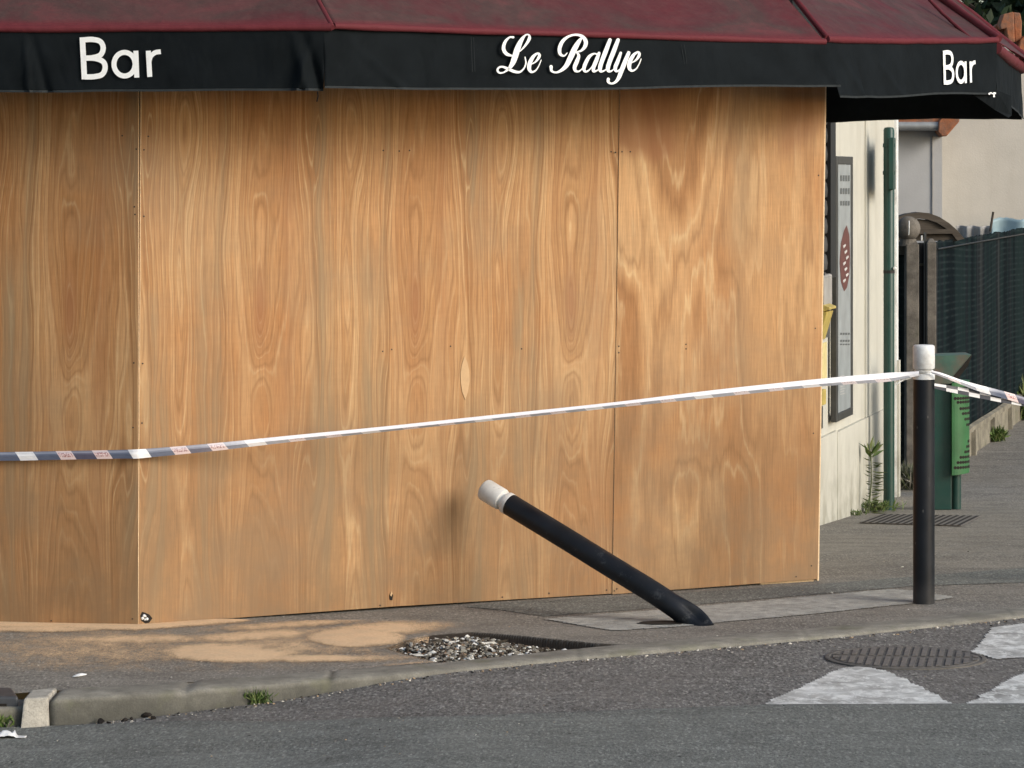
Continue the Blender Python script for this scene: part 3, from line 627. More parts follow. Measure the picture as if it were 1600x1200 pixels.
# ------------------------------------------------------------------ PLYWOOD BOARDS
S0 = G(213, 977); S1 = G(1275, 908); S0.z = S1.z = 0
sd_ = (S1-S0).normalized(); sn = Vector((sd_.y, -sd_.x, 0))     # outward normal, towards the street
Llen = (S1-S0).length
L0 = G(0, 973); l_ = (Vector((L0.x, L0.y, 0))-S0).normalized(); ln_ = Vector((-l_.y, l_.x, 0)); ln_ = ln_ if ln_.y < 0 else -ln_
def s_of(px_):    # distance along the main front for a pixel column
    k = (px_-800)/F; return (k*S0.y-S0.x)/(sd_.x-k*sd_.y)
T = .82
def figure(u, z, drift=0):
    """ring index of rotary cut veneer, repeating every T metres, plus mineral bands"""
    uu = u+.016*(vn(z*2.2, z*0, 11)-.5)+.01*drift; a = uu/T
    warp = .035*(vn(a*3, z*1.4, 17, 3)-.5); uu = uu+warp; a = uu/T
    ph = 5.2*np.cos(2*np.pi*a)
    ph = ph+4.6*(vn(a*3, z*.85+.3, 2, 3)-.5)+2.6*(vn(a*8, z*1.3, 5, 8)-.5)+1.0*(vn(a*18, z*3.1, 7, 18)-.5)
    ur = (uu+T/2) % T-T/2
    for (du, zc, A, wu, wz) in [(0, 1.42, 2.6, .028, .22), (.0, 1.83, 1.0, .04, .16), (.43, 2.22, -4.6, .075, .30), (.42, 1.25, -1.6, .05, .4), (-.39, 1.55, -1.4, .05, .28), (.01, .95, -1.8, .05, .3), (.27, 2.1, 1.6, .02, .2), (.27, 1.0, 1.7, .03, .35), (0, .35, 1.8, .05, .35), (.2, .5, -2, .04, .3), (-.2, .6, 1.6, .035, .3)]:
        d = (ur-du+T/2) % T-T/2; ph = ph+A*np.exp(-(d/wu)**2-((z-zc+drift*.03)/wz)**2)
    def bd(c, w): d = (ur-c+T/2) % T-T/2; return np.exp(-(d/w)**2)
    g = 1.0*bd(.55, .055)*sstep(1.85, 1.4, z)+.8*bd(.29, .05)*(.4+.6*sstep(.9, 1.4, z))+.9*bd(.32, .08)*sstep(1.3, .8, z)+.5*bd(-.2, .03)
    tn = .8*np.exp(-(ur/.032)**2-((z-1.41)/.17)**2)+.30*bd(-.09, .03)*vn(a*5, z*2, 4, 5)+.28*bd(.13, .03)
    return ph, np.clip(g, 0, 1), np.clip(tn, 0, .8)
def figure4(u, z):
    w = u+.02*(vn(u*3, z*1.2, 31)-.5)
    cath = 9*np.abs((w-.36)/.36)**1.7-5.5*(z-1.6)
    vert = 7*w+4.5*(vn(w*3.2, z*.6, 33)-.5)+2.0*(vn(w*9, z*1.0, 35)-.5)
    k = sstep(1.35, 1.85, z)*np.exp(-((w-.38)/.40)**4)
    lowc = 6*np.abs((w-.55)/.2)**1.6+5*(z-.7); k2 = sstep(.75, .45, z)*np.exp(-((w-.55)/.22)**4)
    ph = vert*(1-k)*(1-k2)+(cath+vert*.2)*k+(-lowc*.6+vert*.2)*k2+.6*(vn(w*9, z*1.6, 36)-.5)
    ph = ph*.36
    tn = .75*sstep(2.02, 2.12, z+.28*np.abs((w-.30)/.3)**1.5*np.sign(.3-w)*-1*0+.05*(vn(w*12, z*8, 3)-.5)-.9*np.clip(w-.02, 0, .2)*0-.30*np.abs(w-.22))*sstep(.42, .30, w)
    tn = tn+.5*sstep(2.1, 2.2, z-.6*(w-1.05))*sstep(.9, 1.0, w)
    g = .35*np.exp(-((w-.72)/.05)**2)+.3*np.exp(-((w-.25)/.08)**2)*sstep(1.2, .6, z)
    return ph, np.clip(g, 0, 1), np.clip(tn, 0, .7)
EYE = s_of(407)
def board(lab, o, d, nrm, sb0, sb1, st0, st1, zb0, zb1, ztop, off, fig, th=.015, eye=None, extra=None):
    nu, nz_ = max(8, int(abs(sb1-sb0)/.010)), 250
    ul = np.linspace(0, 1, nu); ul[1] = .0022/abs(sb1-sb0) if eye else ul[1]; U, V = np.meshgrid(ul, np.linspace(0, 1, nz_))
    zb = zb0+(zb1-zb0)*U; Z = zb+(ztop-zb)*V; S = (sb0+(sb1-sb0)*U)*(1-V)+(st0+(st1-st0)*U)*V
    bow = .004*np.sin(np.pi*V)*(vn(U*2, V*2, 3)-.3)
    X = o.x+d.x*S+nrm.x*(off+th+bow); Y = o.y+d.y*S+nrm.y*(off+th+bow)
    ph, g, tn = fig(S, Z)
    me = bpy.data.meshes.new('board_face'); idx = np.arange(nu*nz_).reshape(nz_, nu)
    f = np.stack([idx[:-1, :-1], idx[:-1, 1:], idx[1:, 1:], idx[1:, :-1]], -1).reshape(-1, 4).tolist()
    v = np.stack([X, Y, Z], -1).reshape(-1, 3).tolist(); n0 = len(v)
    ring = list(idx[0, :])+list(idx[1:, -1])+list(idx[-1, -2::-1])+list(idx[-2:0:-1, 0])
    v += [(v[i][0]-nrm.x*th, v[i][1]-nrm.y*th, v[i][2]) for i in ring]; n = len(ring)
    ef = [(ring[i], n0+i, n0+(i+1) % n, ring[(i+1) % n]) for i in range(n)]; ef.append(tuple(range(n0, n0+n)))
    me.from_pydata(v, [], f+ef)
    for k, a in (('phi', ph), ('grey', g), ('tone', tn)):
        at = me.attributes.new(k, 'FLOAT', 'POINT'); at.data.foreach_set('value', np.concatenate([a.ravel(), np.zeros(n)]).astype(np.float32))
    root = link('plywood_board', me, ['ply', 'ply_edge'])
    for i, p in enumerate(me.polygons): p.material_index = 1 if i >= len(f) or (eye and i % (nu-1) == 0) else 0
    me.update(); tag(root, lab, 'plywood board', 'plywood boards over the bar front'); return root
s607b, s607t, s957b, s957t = s_of(604), s_of(613), s_of(953), s_of(965)
fr = lambda S, Z: figure(S-EYE, Z)
b2 = board('plywood board right of the corner seam, with a small broken hole at its foot', S0, sd_, sn, 0, s607b-.001, s_of(218), s607t-.001, .004, .012, 2.5, 0.004, fr, eye=1)
b3 = board('plywood board behind the white head of the bent bollard, with a lens shaped veneer patch', S0, sd_, sn, s607b+.001, s957b+.002, s607t+.001, s957t+.002, .012, .006, 2.5, 0.0, lambda S, Z: figure(S-s_of(653), Z, 1))
b4 = board('rightmost plywood board, with a wide cathedral grain and a reddish top', S0, sd_, sn, s957b+.003, Llen-.0035, s957t+.003, s_of(1286), .003, .013, 2.5, .006, lambda S, Z: figure4(S-s957b, Z))
b0 = board('leftmost plywood board, turned to the left of the corner seam', S0-l_*.0125, l_, ln_, 0, 1.41, 0, 1.41, -.004, .004, 2.5, .001, lambda S, Z: figure(.2805-S, Z, 2))
# return board seen edge-on at the right end
rd = -sn; b = B()
q0 = S0+sd_*(Llen-.002)+sn*.016; q1 = S0+sd_*(s_of(1286)+.0015)+sn*.016
b.hexa([q0+Vector((0, 0, .004)), q0+sd_*.009+Vector((0, 0, .004)), q0+sd_*.009+rd*.7+Vector((0, 0, .004)), q0+rd*.7+Vector((0, 0, .004))],
       [q1+Vector((0, 0, 2.5)), q1+sd_*.009+Vector((0, 0, 2.5)), q1+sd_*.009+rd*.7+Vector((0, 0, 2.5)), q1+rd*.7+Vector((0, 0, 2.5))])
tag(b.build('plywood_board', ['ply_edge']), 'return board whose pale edge closes the right end of the boarding', 'plywood board', 'plywood boards over the bar front')
b = B(); q = S0+sd_*(Llen-.32); b.obox(q-sn*.05+Vector((0, 0, .0)), sd_*.31, sn*.048, (0, 0, .032)); tag(b.build('batten', ['ply_edge']), 'short timber batten under the foot of the rightmost plywood board', 'batten')
# screws
def screw(px_, py_, par, left=False, r=.004):
    o_, n_ = (S0, ln_) if left else (S0, sn); off = .0165 if left else (.0165 if par is b3 else (.0205 if par is b2 else .0225))
    p = onplane(px_, py_, o_+n_*off, n_); b = B(); b.lathe(p-n_*.001, n_, [(0, r), (.0015, r), (.002, r*.6)], 8)
    return b.build('screw', ['screw'], par)
for q in [(191, 212), (213, 233), (210, 323), (211, 335), (209, 567), (208, 668), (207, 967), (80, 970)]: screw(*q, b0, True)
for q in [(232, 213), (225, 234), (225, 338), (223, 568), (222, 661), (594, 946), (599, 235), (598, 549)]: screw(*q, b2)
for q in [(613, 235), (624, 236), (640, 235), (612, 546), (704, 541), (785, 933), (858, 927), (948, 922), (955, 237), (611, 935), (815, 545)]: screw(*q, b3)
for q in [(962, 238), (972, 237), (985, 237), (967, 541), (967, 551), (1072, 538), (1072, 545), (1279, 274), (1268, 884), (1244, 901), (964, 920), (960, 923), (1274, 513), (1271, 677)]: screw(*q, b4)
# small marks that are pieces of the boards
def flat_on(name, pts, par, off, mat, n_=None, th=.0012, lab=None):
    n_ = n_ or sn; P3 = [onplane(x, y, S0+n_*off, n_) for x, y in pts]; b = B(); b.prism(P3, n_*th)
    o = b.build(name, [mat], par);
    if lab: o['label'] = lab
    return o
lens = [(726, 556), (722, 568), (719.5, 582), (720, 598), (722, 612), (727, 625), (731, 612), (733.5, 596), (733, 580), (730, 566)]
flat_on('veneer_patch', lens, b3, .0172, 'veneer', lab='pale lens shaped veneer patch')
flat_on('broken_hole', [(222, 956), (219, 962), (221, 970), (227, 974), (233, 973), (238, 966), (233, 960), (226, 957)], b2, .0192, 'hole', lab='small dark broken hole')
b = B()
for (x, y, r) in [(225, 962, .007), (222.5, 966, .007), (229.5, 967, .007), (226, 968, .005), (227, 963, .005)]:
    p = onplane(x, y, S0+sn*.021, sn); b.lathe(p, sn, [(0, r), (.004, r*.9), (.006, r*.5)], 10)
b.build('filler_plug', ['litter'], b2, smooth=True)
flat_on('broken_hole', [(611, 925), (614, 930), (613, 938), (609, 937), (608.5, 930)], b3, .0172, 'hole')
flat_on('filler_plug', [(611, 924), (613, 927), (611.5, 932), (609.5, 930)], b3, .0190, 'veneer')
# ------------------------------------------------------------------ AWNING
A0 = P(-500, 43, 14.7); A1 = P(518, 42, 14.75); B1 = P(1289, 65, 16.29); C1 = P(1557, 66, 17.9); D1 = P(1595, 104, 19.7); E1 = Vector((1.55, 20.05, D1.z))
a1 = P(505, 143, 14.78); a0 = P(-500, 137, 14.72); b1 = P(1311, 136, 16.27); b1r = P(1311, 151, 16.3); c1 = P(1556, 146, 17.88); d1 = P(1597, 184, 19.7); e1 = Vector((1.55, 20.05, P(1313, 190, 20.0).z))
ZT = 3.35
T0 = Vector((-3.4, 15.6, ZT)); T1 = P(399, 275-(ZT-2)/15.7*F, 15.7); T2 = P(1114, 275-(ZT-2)/17.2*F, 17.2); T3 = P(1338, 275-(ZT-2)/19.2*F, 19.2); T4 = P(1400, 275-(ZT-2)/20.6*F, 20.6)
aw = empty('awning', (0, 15.4, 2.4), 'faded burgundy awning with a black valance over the boarded bar', 'awning')
def canopy(bl_, br_, tl_, tr_, seed, nm='canopy', sag=.03):
    U, V = np.meshgrid(np.linspace(0, 1, 120), np.linspace(0, 1, 60))
    bl_, br_, tl_, tr_ = [np.array(x) for x in (bl_, br_, tl_, tr_)]
    U3, V3 = U[..., None], V[..., None]
    X = (bl_*(1-U3)+br_*U3)*(1-V3)+(tl_*(1-U3)+tr_*U3)*V3
    w = np.sin(np.pi*V)*sag
    X[..., 2] -= w*(.7+.6*fbm(U*4, V*2, seed))*np.sin(np.pi*np.clip(U, .0, 1))**.3
    X[..., 2] += .012*(fbm(U*14, V*4, seed+2)-.5)*np.clip(V*5, 0, 1)
    X[..., 2] -= .008*fbm(U*7, V*0, seed+5)*(1-V)
    hem = sstep(.06, .0, V)*.9
    return grid_mesh(nm, X, ['canvas'], aw, {'hem': hem}, thick=.003)
off = Vector((0, 0, .012))
canopy(A0+off, A1+off, T0, T1, 1); canopy(A1+off+Vector((.012, .01, 0)), B1+off-Vector((.01, .01, 0)), T1+Vector((.02, 0, 0)), T2-Vector((.02, 0, 0)), 3); canopy(B1+off+Vector((-.012, .012, .012)), C1+off, T2+Vector((.03, 0, .03)), T3, 5); canopy(C1+off, P(1622, 102, 19.9), T3, T4, 8)
def roll(p, q, r, nm='front_roll', n=40, seed=0, droop=.006, r2=None):
    pts = []; rad = []
    for i in range(n+1):
        t = i/n; pt = lerp(p, q, t)+Vector((0, 0, -droop*math.sin(math.pi*t)+.003*(float(vn(t*9, seed, seed))-.5))); pts.append(pt); rad.append(r*(.9+.25*float(vn(t*14, 0, seed+3)))*((1-t)+(r2/r if r2 else 1)*t))
    b = B(); b.tube(pts, rad, 12); o = b.build(nm, ['canvas'], aw, smooth=True)
    at = o.data.attributes.new('hem', 'FLOAT', 'POINT'); at.data.foreach_set('value', [.85]*len(o.data.vertices)); return o
roll(A0, A1, .016, seed=1); roll(A1+Vector((.01, .01, .004)), B1, .015, seed=2, droop=.002); roll(B1+Vector((.01, .01, .012)), C1+Vector((0, 0, .012)), .017, seed=3); roll(C1+Vector((.0, .02, -.03)), D1, .028, seed=4, r2=.040)
roll(P(1640, 120, 19.9), T4, .024, 'end_hem', seed=6)
# rolled edges where the panels of canvas meet
roll(A1+Vector((.004, -.004, -.004)), T1+Vector((0, 0, .01)), .011, 'hip_seam', seed=8); roll(B1+Vector((.012, .01, .02)), T2+Vector((.03, 0, .03)), .013, 'hip_seam', seed=9); roll(C1+Vector((.01, 0, .016)), T3+Vector((0, 0, .01)), .022, 'hip_seam', seed=10)
roll(P(1518, 61, 17.75), P(1452, 0, 18.0), .009, 'seam_ridge', 20, 12)
# valances
def valance(tl_, tr_, bl_, br_, seed, fold, nrm):
    nu, nv = 220, 26; U, V = np.meshgrid(np.linspace(0, 1, nu), np.linspace(0, 1, nv)); U3, V3 = U[..., None], V[..., None]
    X = (np.array(tl_)*(1-U3)+np.array(tr_)*U3)*(1-V3)+(np.array(bl_)*(1-U3)+np.array(br_)*U3)*V3
    d = fold(U, V); X = X+np.array(nrm)*d[..., None]
    X[..., 2] += (.006*np.sin(U*7+seed)+.004*(vn(U*12, U*0, seed)-.5))*V
    o = grid_mesh('valance', X, ['val'], aw, thick=.002)
    b = B(); row = X[-1]; pts = [Vector(r)+Vector((0, 0, .006))+nrm*.002 for r in row]
    v = []; 
    for p in pts: v += [p+nrm*.0015, p+Vector((0, 0, -.010))+nrm*.0015]
    b.add(v, [(2*i, 2*i+1, 2*i+3, 2*i+2) for i in range(len(pts)-1)]); b.build('hem_stitching', ['val_hem'], o)
    return o
def nrm_of(p, q):
    d = (q-p); n = Vector((d.y, -d.x, 0)).normalized(); return n if n.y < 0 or n.x > .9 else -n
n0, n1, n2 = nrm_of(A0, A1), nrm_of(A1, B1), nrm_of(B1, C1)
crease = lambda U, V, u0, k, w, a: a*np.exp(-((U-u0-k*V)/w)**2)
dn = Vector((0, 0, .0))
f0 = lambda U, V: V*(.022*(fbm(U*10, V*1.2, 4)-.5)*(1-.9*sstep(.56, .60, U)*sstep(.79, .75, U))+crease(U, V, .945, .03, .007, .035)-crease(U, V, .962, .035, .006, .035)+crease(U, V, .980, -.02, .006, .030)+crease(U, V, .53, .012, .003, .022)-crease(U, V, .54, .03, .006, .018))
v0 = valance(A0+dn, A1+dn-Vector((.02, 0, 0)), a0, a1, 1, f0, n0)
f1 = lambda U, V: V*(.020*(fbm(U*6, V*1.1, 7)-.5)*(1-.9*sstep(.22, .30, U)*sstep(.70, .64, U))+crease(U, V, .02, .12, .012, .008)+crease(U, V, .97, .03, .01, .012))
v1 = valance(A1+dn-Vector((.035, 0, 0)), B1+dn, a1+Vector((.006, .0, .012)), b1, 2, f1, n1)
f2 = lambda U, V: V*(.022*(fbm(U*6, V*1.2, 17)-.5)*(1-.95*sstep(.5, .58, U))+crease(U, V, .04, .10, .02, .012)+crease(U, V, .2, .18, .02, .009)-crease(U, V, .14, .02, .008, .007))
v2 = valance(B1+dn, C1+dn, b1r, c1, 3, f2, n2)
n3 = Vector((.97, -.25, 0)); f3 = lambda U, V: V*(.03*(fbm(U*5, V*1.2, 27)-.5))
v3 = valance(C1+Vector((0, .02, -.05)), D1+Vector((0, 0, -.02)), c1+Vector((0, .01, 0)), d1, 4, f3, n3)
v4 = valance(D1+Vector((0, 0, -.02)), E1, d1, e1, 5, f3, Vector((0, 1, 0)))
flp = B(); fl = [P(1519, 147, 17.7), P(1556, 140, 17.86), P(1580, 150, 18.1), P(1581, 180, 18.15), P(1576, 184, 18.1), P(1555, 172, 17.95), P(1538, 160, 17.8)]
flp.prism(fl, Vector((0, .004, 0))); flp.build('loose_flap', ['val'], v2)
b = B(); b.tube([P(496, 143, 14.76), P(497, 150, 14.76), P(495, 159, 14.76)], .003, 6); b.build('loose_thread', ['val'], v0)
# lettering: stroked outlines laid on the cloth
def cat(pts, m=8):
    P_ = [np.array(p, float) for p in pts]; P_ = [2*P_[0]-P_[1]]+P_+[2*P_[-1]-P_[-2]]; out = []
    for i in range(1, len(P_)-2):
        for k in range(m):
            t = k/m; a, b_, c, d = P_[i-1], P_[i], P_[i+1], P_[i+2]
            out.append(.5*((2*b_)+(-a+c)*t+(2*a-5*b_+4*c-d)*t*t+(-a+3*b_-3*c+d)*t**3))
    out.append(P_[-2]); return out
def letters(name, strokes, tf, p0, n, par, off0, smooth_=True):
    b = B()
    for si, st in enumerate(strokes):
        c = cat(st) if len(st) > 2 else [np.array(q, float) for q in st]; m = len(c); L_, R_ = [], []
        for i in range(m):
            d = c[min(i+1, m-1)][:2]-c[max(i-1, 0)][:2]; d = d/(np.linalg.norm(d)+1e-9); nn = np.array([-d[1], d[0]]); w = max(c[i][2], 4 if name != 'mark' else 2)/2
            L_.append(c[i][:2]+nn*w); R_.append(c[i][:2]-nn*w)
        if len(st) > 2 or name == 'script':
            pass
        o_ = p0+n*(off0+si*.00035); V = []
        for q in L_+R_: V.append(onplane(*tf(q), o_, n))
        b.add(V, [(i, i+1, m+i+1, m+i) for i in range(m-1)])
        if smooth_:
            for e_, idx in ((c[0], 0), (c[-1], 1)):     # round ends
                w = max(e_[2], 4)/2; V = [onplane(*tf(e_[:2]+w*np.array([math.cos(a), math.sin(a)])), o_+n*.00012, n) for a in np.linspace(0, 2*math.pi, 13)[:-1]]; b.add(V, [tuple(range(12))])
    return b.build('lettering', ['letter'], par)
script = [
 [(258,112,22),(225,112,16),(188,145,26),(168,190,32),(168,235,34),(195,272,32),(240,288,18),(262,285,8)],
 [(290,265,8),(335,235,12),(382,180,22),(413,125,30),(408,90,16),(378,90,14),(338,138,36),(302,215,54),(275,300,56),(250,365,46),(215,415,26),(165,450,14),(125,453,18),(107,430,20),(120,404,18),(155,396,18),(205,414,26),(265,440,28),(320,446,20),(360,412,14),(380,360,14),(372,303,10)],
 [(430,372,8),(472,348,16),(505,305,28),(508,276,24),(485,270,20),(448,302,32),(418,360,40),(412,415,36),(435,446,22),(475,430,14),(505,385,10),(527,330,8)],
 [(778,262,8),(748,290,16),(712,275,28),(703,225,36),(727,160,34),(780,110,24),(850,88,20),(915,100,28),(953,145,38),(950,195,36),(915,238,22),(868,256,12)],
 [(922,108,14),(885,160,40),(845,230,52),(803,320,50),(768,385,42),(720,430,28),(670,450,18),(628,436,22),(622,395,32)],
 [(868,256,14),(888,290,28),(868,350,38),(848,400,36),(858,435,26),(893,438,14),(930,405,9)],
 [(1075,280,14),(1035,270,16),(988,300,30),(950,370,36),(938,420,32),(957,442,20),(995,420,12),(1040,355,10),(1070,300,10)],
 [(1083,265,28),(1055,340,38),(1031,400,36),(1032,438,26),(1068,428,12),(1100,390,8)],
 [(1188,138,34),(1150,240,42),(1108,350,40),(1092,410,38),(1102,440,24),(1142,428,12),(1172,392,8)],
 [(1266,138,34),(1227,240,42),(1184,350,40),(1168,410,38),(1180,440,24),(1215,428,12),(1250,385,8)],
 [(1292,262,24),(1264,340,36),(1240,400,36),(1247,438,24),(1282,424,14),(1320,370,10)],
 [(1368,262,34),(1332,350,42),(1300,430,42),(1273,500,36),(1240,543,24),(1200,557,18),(1172,540,26),(1172,515,30)],
 [(1390,360,8),(1432,336,16),(1465,295,28),(1470,264,24),(1447,258,20),(1410,290,32),(1380,348,40),(1374,403,36),(1397,434,22),(1437,418,14),(1467,373,10),(1488,320,8)]]
def qn(a, b_, c, d, u0=0, u1=1):
    a, b_, c, d = lerp(a, b_, u0), lerp(a, b_, u1), lerp(c, d, u0), lerp(c, d, u1)
    n = (b_-a).cross(c-a).normalized(); n = -n if n.y > 0 else n; return (a+b_+c+d)/4, n
q0_, q1_, q2_ = qn(A0+dn, A1+dn, a0, a1, .6, .8), qn(A1+dn, B1+dn, a1, b1, .33, .64), qn(B1+dn, C1+dn, b1r, c1, .6, .95)
tf1 = lambda q: (760+q[0]*.1625, 40+q[1]*.1625)
letters('script', script, tf1, *q1_, v1, .013)
def circ(cx, cy, rx, ry, w, n=16, a0_=0, a1_=2*math.pi): return [(cx+rx*math.cos(a), cy+ry*math.sin(a), w) for a in np.linspace(a0_, a1_, n)]
bar = [[(343, 150, 23), (352, 325, 23)], [(344, 161, 22), (385, 159, 22), (418, 168, 22), (430, 195, 22), (418, 224, 22), (385, 235, 22), (350, 237, 22)],
       [(350, 237, 22), (395, 238, 22), (430, 252, 22), (438, 279, 22), (425, 305, 22), (392, 314, 22), (352, 315, 22)],
       circ(519, 262, 44, 49, 21), [(566, 206, 21), (570, 318, 21)], [(618, 206, 21), (624, 315, 21)], [(621, 262, 16), (628, 232, 18), (646, 214, 20), (670, 210, 20)]]
sharp = lambda s: s
letters('bar', bar, lambda q: (q[0]*.375, q[1]*.375+2), *q0_, v0, .012, False)
letters('bar', bar, lambda q: (1473.5+(q[0]-332)*51/340, 79+(q[1]-150)*53/175), *q2_, v2, .014, False)
letters('mark', [[(0, 3, 1), (3, 1, 1), (6, 3, 1), (9, 1, 1), (11, 2, 1)], [(9, 3, 1), (9, 8, 1)]], lambda q: (1546+q[0]*.8, 144+q[1]*.8), c1, n2, v2, .02)
def stitch(px_, y0, y1, p0, n, par, slant=2):
    b = B()
    for dx in (-2, 2):
        b.tube([onplane(px_+dx, y0, p0+n*.011, n), onplane(px_+dx+slant, y1, p0+n*.013, n)], .0012, 5)
    b.build('stitching', ['val_hem'], par)
stitch(738, 58, 112, (A1+B1)/2, n1, v1); stitch(1067, 70, 114, (A1+B1)/2, n1, v1, 6); stitch(1334, 85, 142, (B1+C1)/2, n2, v2, 0)
# frame and wall brackets under the canvas
for (p, q) in ((A1, T1), (B1, T2), (C1, T3)):
    b = B(); b.tube([p+Vector((0, .03, -.02)), q+Vector((0, 0, -.08))], .014, 8); b.build('frame_arm', ['dark'], aw)
# ------------------------------------------------------------------ THE BAR BUILDING
sv = Vector((.249, 1, 0)).normalized(); wn_ = Vector((sv.y, -sv.x, 0))       # side wall direction and outward normal
W0 = Vector((1.878, 21.0, 0))
def wy(px_, o=0):
    k = (px_-800)/F; x0, y0 = W0.x+wn_.x*o, W0.y+wn_.y*o; t = (k*y0-x0)/(.249-k); return Vector((x0+.249*t, y0+t, 0))
Wend = wy(1399.5); Wst = W0+Vector((.249, 1, 0))*(-3.75)
bar_b = empty('bar_building', (0, 18, 0), 'cream rendered corner building behind the boards and awning', 'building')
i0 = S0-sn*.22; 
outline = [Vector((-8, i0.y+.25, -.4)), Vector((i0.x-.05, i0.y, -.4)), Vector((Wst.x, Wst.y, -.4)), Vector((Wend.x, Wend.y, -.4)), Vector((-8, Wend.y+1.5, -.4))]
b = B(); b.prism(outline, (0, 0, 4.6)); b.build('wall', ['render'], bar_b)
b = B(); b.prism([p+(p-Vector((-3, 20, -.4))).normalized()*.25+Vector((0, 0, 4.6)) for p in outline], (0, 0, .2)); b.build('roof', ['post_conc'], bar_b)
def onwall(px_, out=0): return wy(px_)+wn_*out
zat = lambda py_, Y: 2-(py_-HZ)/F*Y
def wbox(name, pxa, pxb, za, zb, o0, o1, mat, par, bevel=0, za2=None):
    a, c = wy(pxa, o1)+wn_*(o0-o1), wy(pxb, o1)+wn_*(o0-o1); e_ = wn_*(o1-o0); za2 = za if za2 is None else za2
    b = B(); b.hexa([a+Vector((0, 0, za)), a+e_+Vector((0, 0, za)), c+e_+Vector((0, 0, za2)), c+Vector((0, 0, za2))], [a+Vector((0, 0, zb)), a+e_+Vector((0, 0, zb)), c+e_+Vector((0, 0, zb)), c+Vector((0, 0, zb))])
    return b.build(name, [mat], par, bevel=bevel)
# plinth: three slightly different panels with open joints
wbox('plinth', 1240, 1308.5, -.4, .385, .0, .022, 'render', bar_b); wbox('plinth', 1309.2, 1353, -.4, .375, .0, .026, 'render', bar_b); wbox('plinth', 1353.6, 1397, -.4, .372, .0, .020, 'render', bar_b)
wbox('pilaster', 1353.5, 1396, .374, 2.9, .0, .012, 'render', bar_b)
# bright corner trim at the far end
b = B(); q = wy(1396.5); b.obox(q+Vector((0, 0, -.3)), wn_*.020, sv*.10, (0, 0, 3.4)); b.build('corner_trim', ['white_clean'], bar_b)
b = B(); q = wy(1396.8)+wn_*.0205; b.obox(q+Vector((0, 0, -.3)), wn_*.016, sv*.08, (0, 0, 1.0-.02)); b.build('corner_guard', ['render'], bar_b)
# shutter
sh = wbox('shutter_box', 1238, 1303, 2.75, 3.0, .0, .14, 'slat', bar_b, .01)
b = B(); z = 1.30
a0_, a1_ = wy(1240, .05)-wn_*.02, wy(1297, .05)-wn_*.02
while z < 2.75:
    prof = [(0, 0), (.018, .012), (.022, .05), (.016, .095), (.004, .110)]
    v = []
    for o_, dz in prof: v += [a0_+wn_*o_+Vector((0, 0, z+dz)), a1_+wn_*o_+Vector((0, 0, z+dz))]
    b.add(v, [(2*i, 2*i+1, 2*i+3, 2*i+2) for i in range(4)]); z += .112
b.build('roller_shutter', ['slat'], bar_b)
wbox('shutter_rail', 1298, 1306, 1.37, 2.75, .0, .07, 'blackm', bar_b); wbox('shutter_sill', 1240, 1297, 1.0, 1.30, .0, .035, 'slat', bar_b)
# poster case
pc = empty('poster_case', wy(1320)+wn_*.04+Vector((0, 0, .45)), 'tall narrow dark framed poster case on the cream side wall', 'poster case')
zb_, zt_ = .455, 2.125
wbox('frame', 1307, 1309.6, zb_, zt_, .02, .055, 'dark', pc, .004); wbox('frame', 1330.3, 1333, zb_, zt_, .02, .055, 'dark', pc, .004)
wbox('frame', 1309.7, 1330.2, zb_, zb_+.05, .02, .055, 'dark', pc, .004); wbox('frame', 1309.7, 1330.2, zt_-.05, zt_, .02, .055, 'dark', pc, .004)
po = wbox('poster', 1309.8, 1330.1, zb_+.052, zt_-.052, .02, .05, 'poster', pc)
def on_poster(pts, off, mat, name):
    P3 = [onplane(x, y, W0+wn_*off, wn_) for x, y in pts]; b = B(); b.prism(P3, wn_*.001); b.build(name, [mat], po)
on_poster([(1319, 360), (1323, 352), (1327, 368), (1328, 400), (1327, 430), (1323, 450), (1319, 455), (1314, 440), (1312, 410), (1314, 380)], .0512, 'maroon', 'painted_oval')
for y0, hh in ((274, 9), (294, 9), (314, 7), (520, 3), (531, 3), (537, 2)):
    for k in range(4):
        x0 = 1313+k*4; on_poster([(x0, y0), (x0+2.6, y0-.2), (x0+2.6, y0+hh), (x0, y0+hh+.3)], .0514, 'ink', 'text_line')
for k in range(7):
    y0 = 384+k*9; x0 = 1317+(k % 3)*2.2; on_poster([(x0, y0), (x0+4, y0-3), (x0+4.5, y0), (x0+1, y0+4)], .0532, 'inkwhite', 'script_mark')
for k in range(8): y0 = 588+k*4; on_poster([(1312.5, y0), (1319+k % 3, y0-2), (1319+k % 3, y0-1.2), (1312.5, y0+1)], .0514, 'inkwhite', 'text_line')
# meter box, letterbox, holder
mb = empty('meter_box', wy(1292)+wn_*.05+Vector((0, 0, 1.2)), 'weathered pale grey meter box above the yellow letterbox', 'meter box')
wbox('box_body', 1286, 1300.5, 1.20, 1.405, .04, .12, 'boxgrey', mb, .012); wbox('lid', 1287.5, 1299, 1.215, 1.39, .121, .127, 'boxgrey', mb, .002); wbox('hinge', 1286.4, 1289, 1.398, 1.412, .05, .115, 'blackm', mb)
lb = empty('letterbox', wy(1262)+wn_*.1+Vector((0, 0, 1.0)), 'yellow letterbox with a sloping hood, half hidden by the plywood', 'letterbox')
LY = 20.45; wb = Vector((W0.x+.249*(LY-21), LY, 0)); zz = lambda py_: zat(py_, LY)
b = B(); b.prism([wb+wn_*.0+Vector((0, 0, zz(531))), wb+wn_*.10+Vector((0, 0, zz(532))), wb+wn_*.15+Vector((0, 0, zz(487))), wb+Vector((0, 0, zz(487)))], sv*.24); b.build('letterbox_body', ['yellow'], lb, bevel=.004)
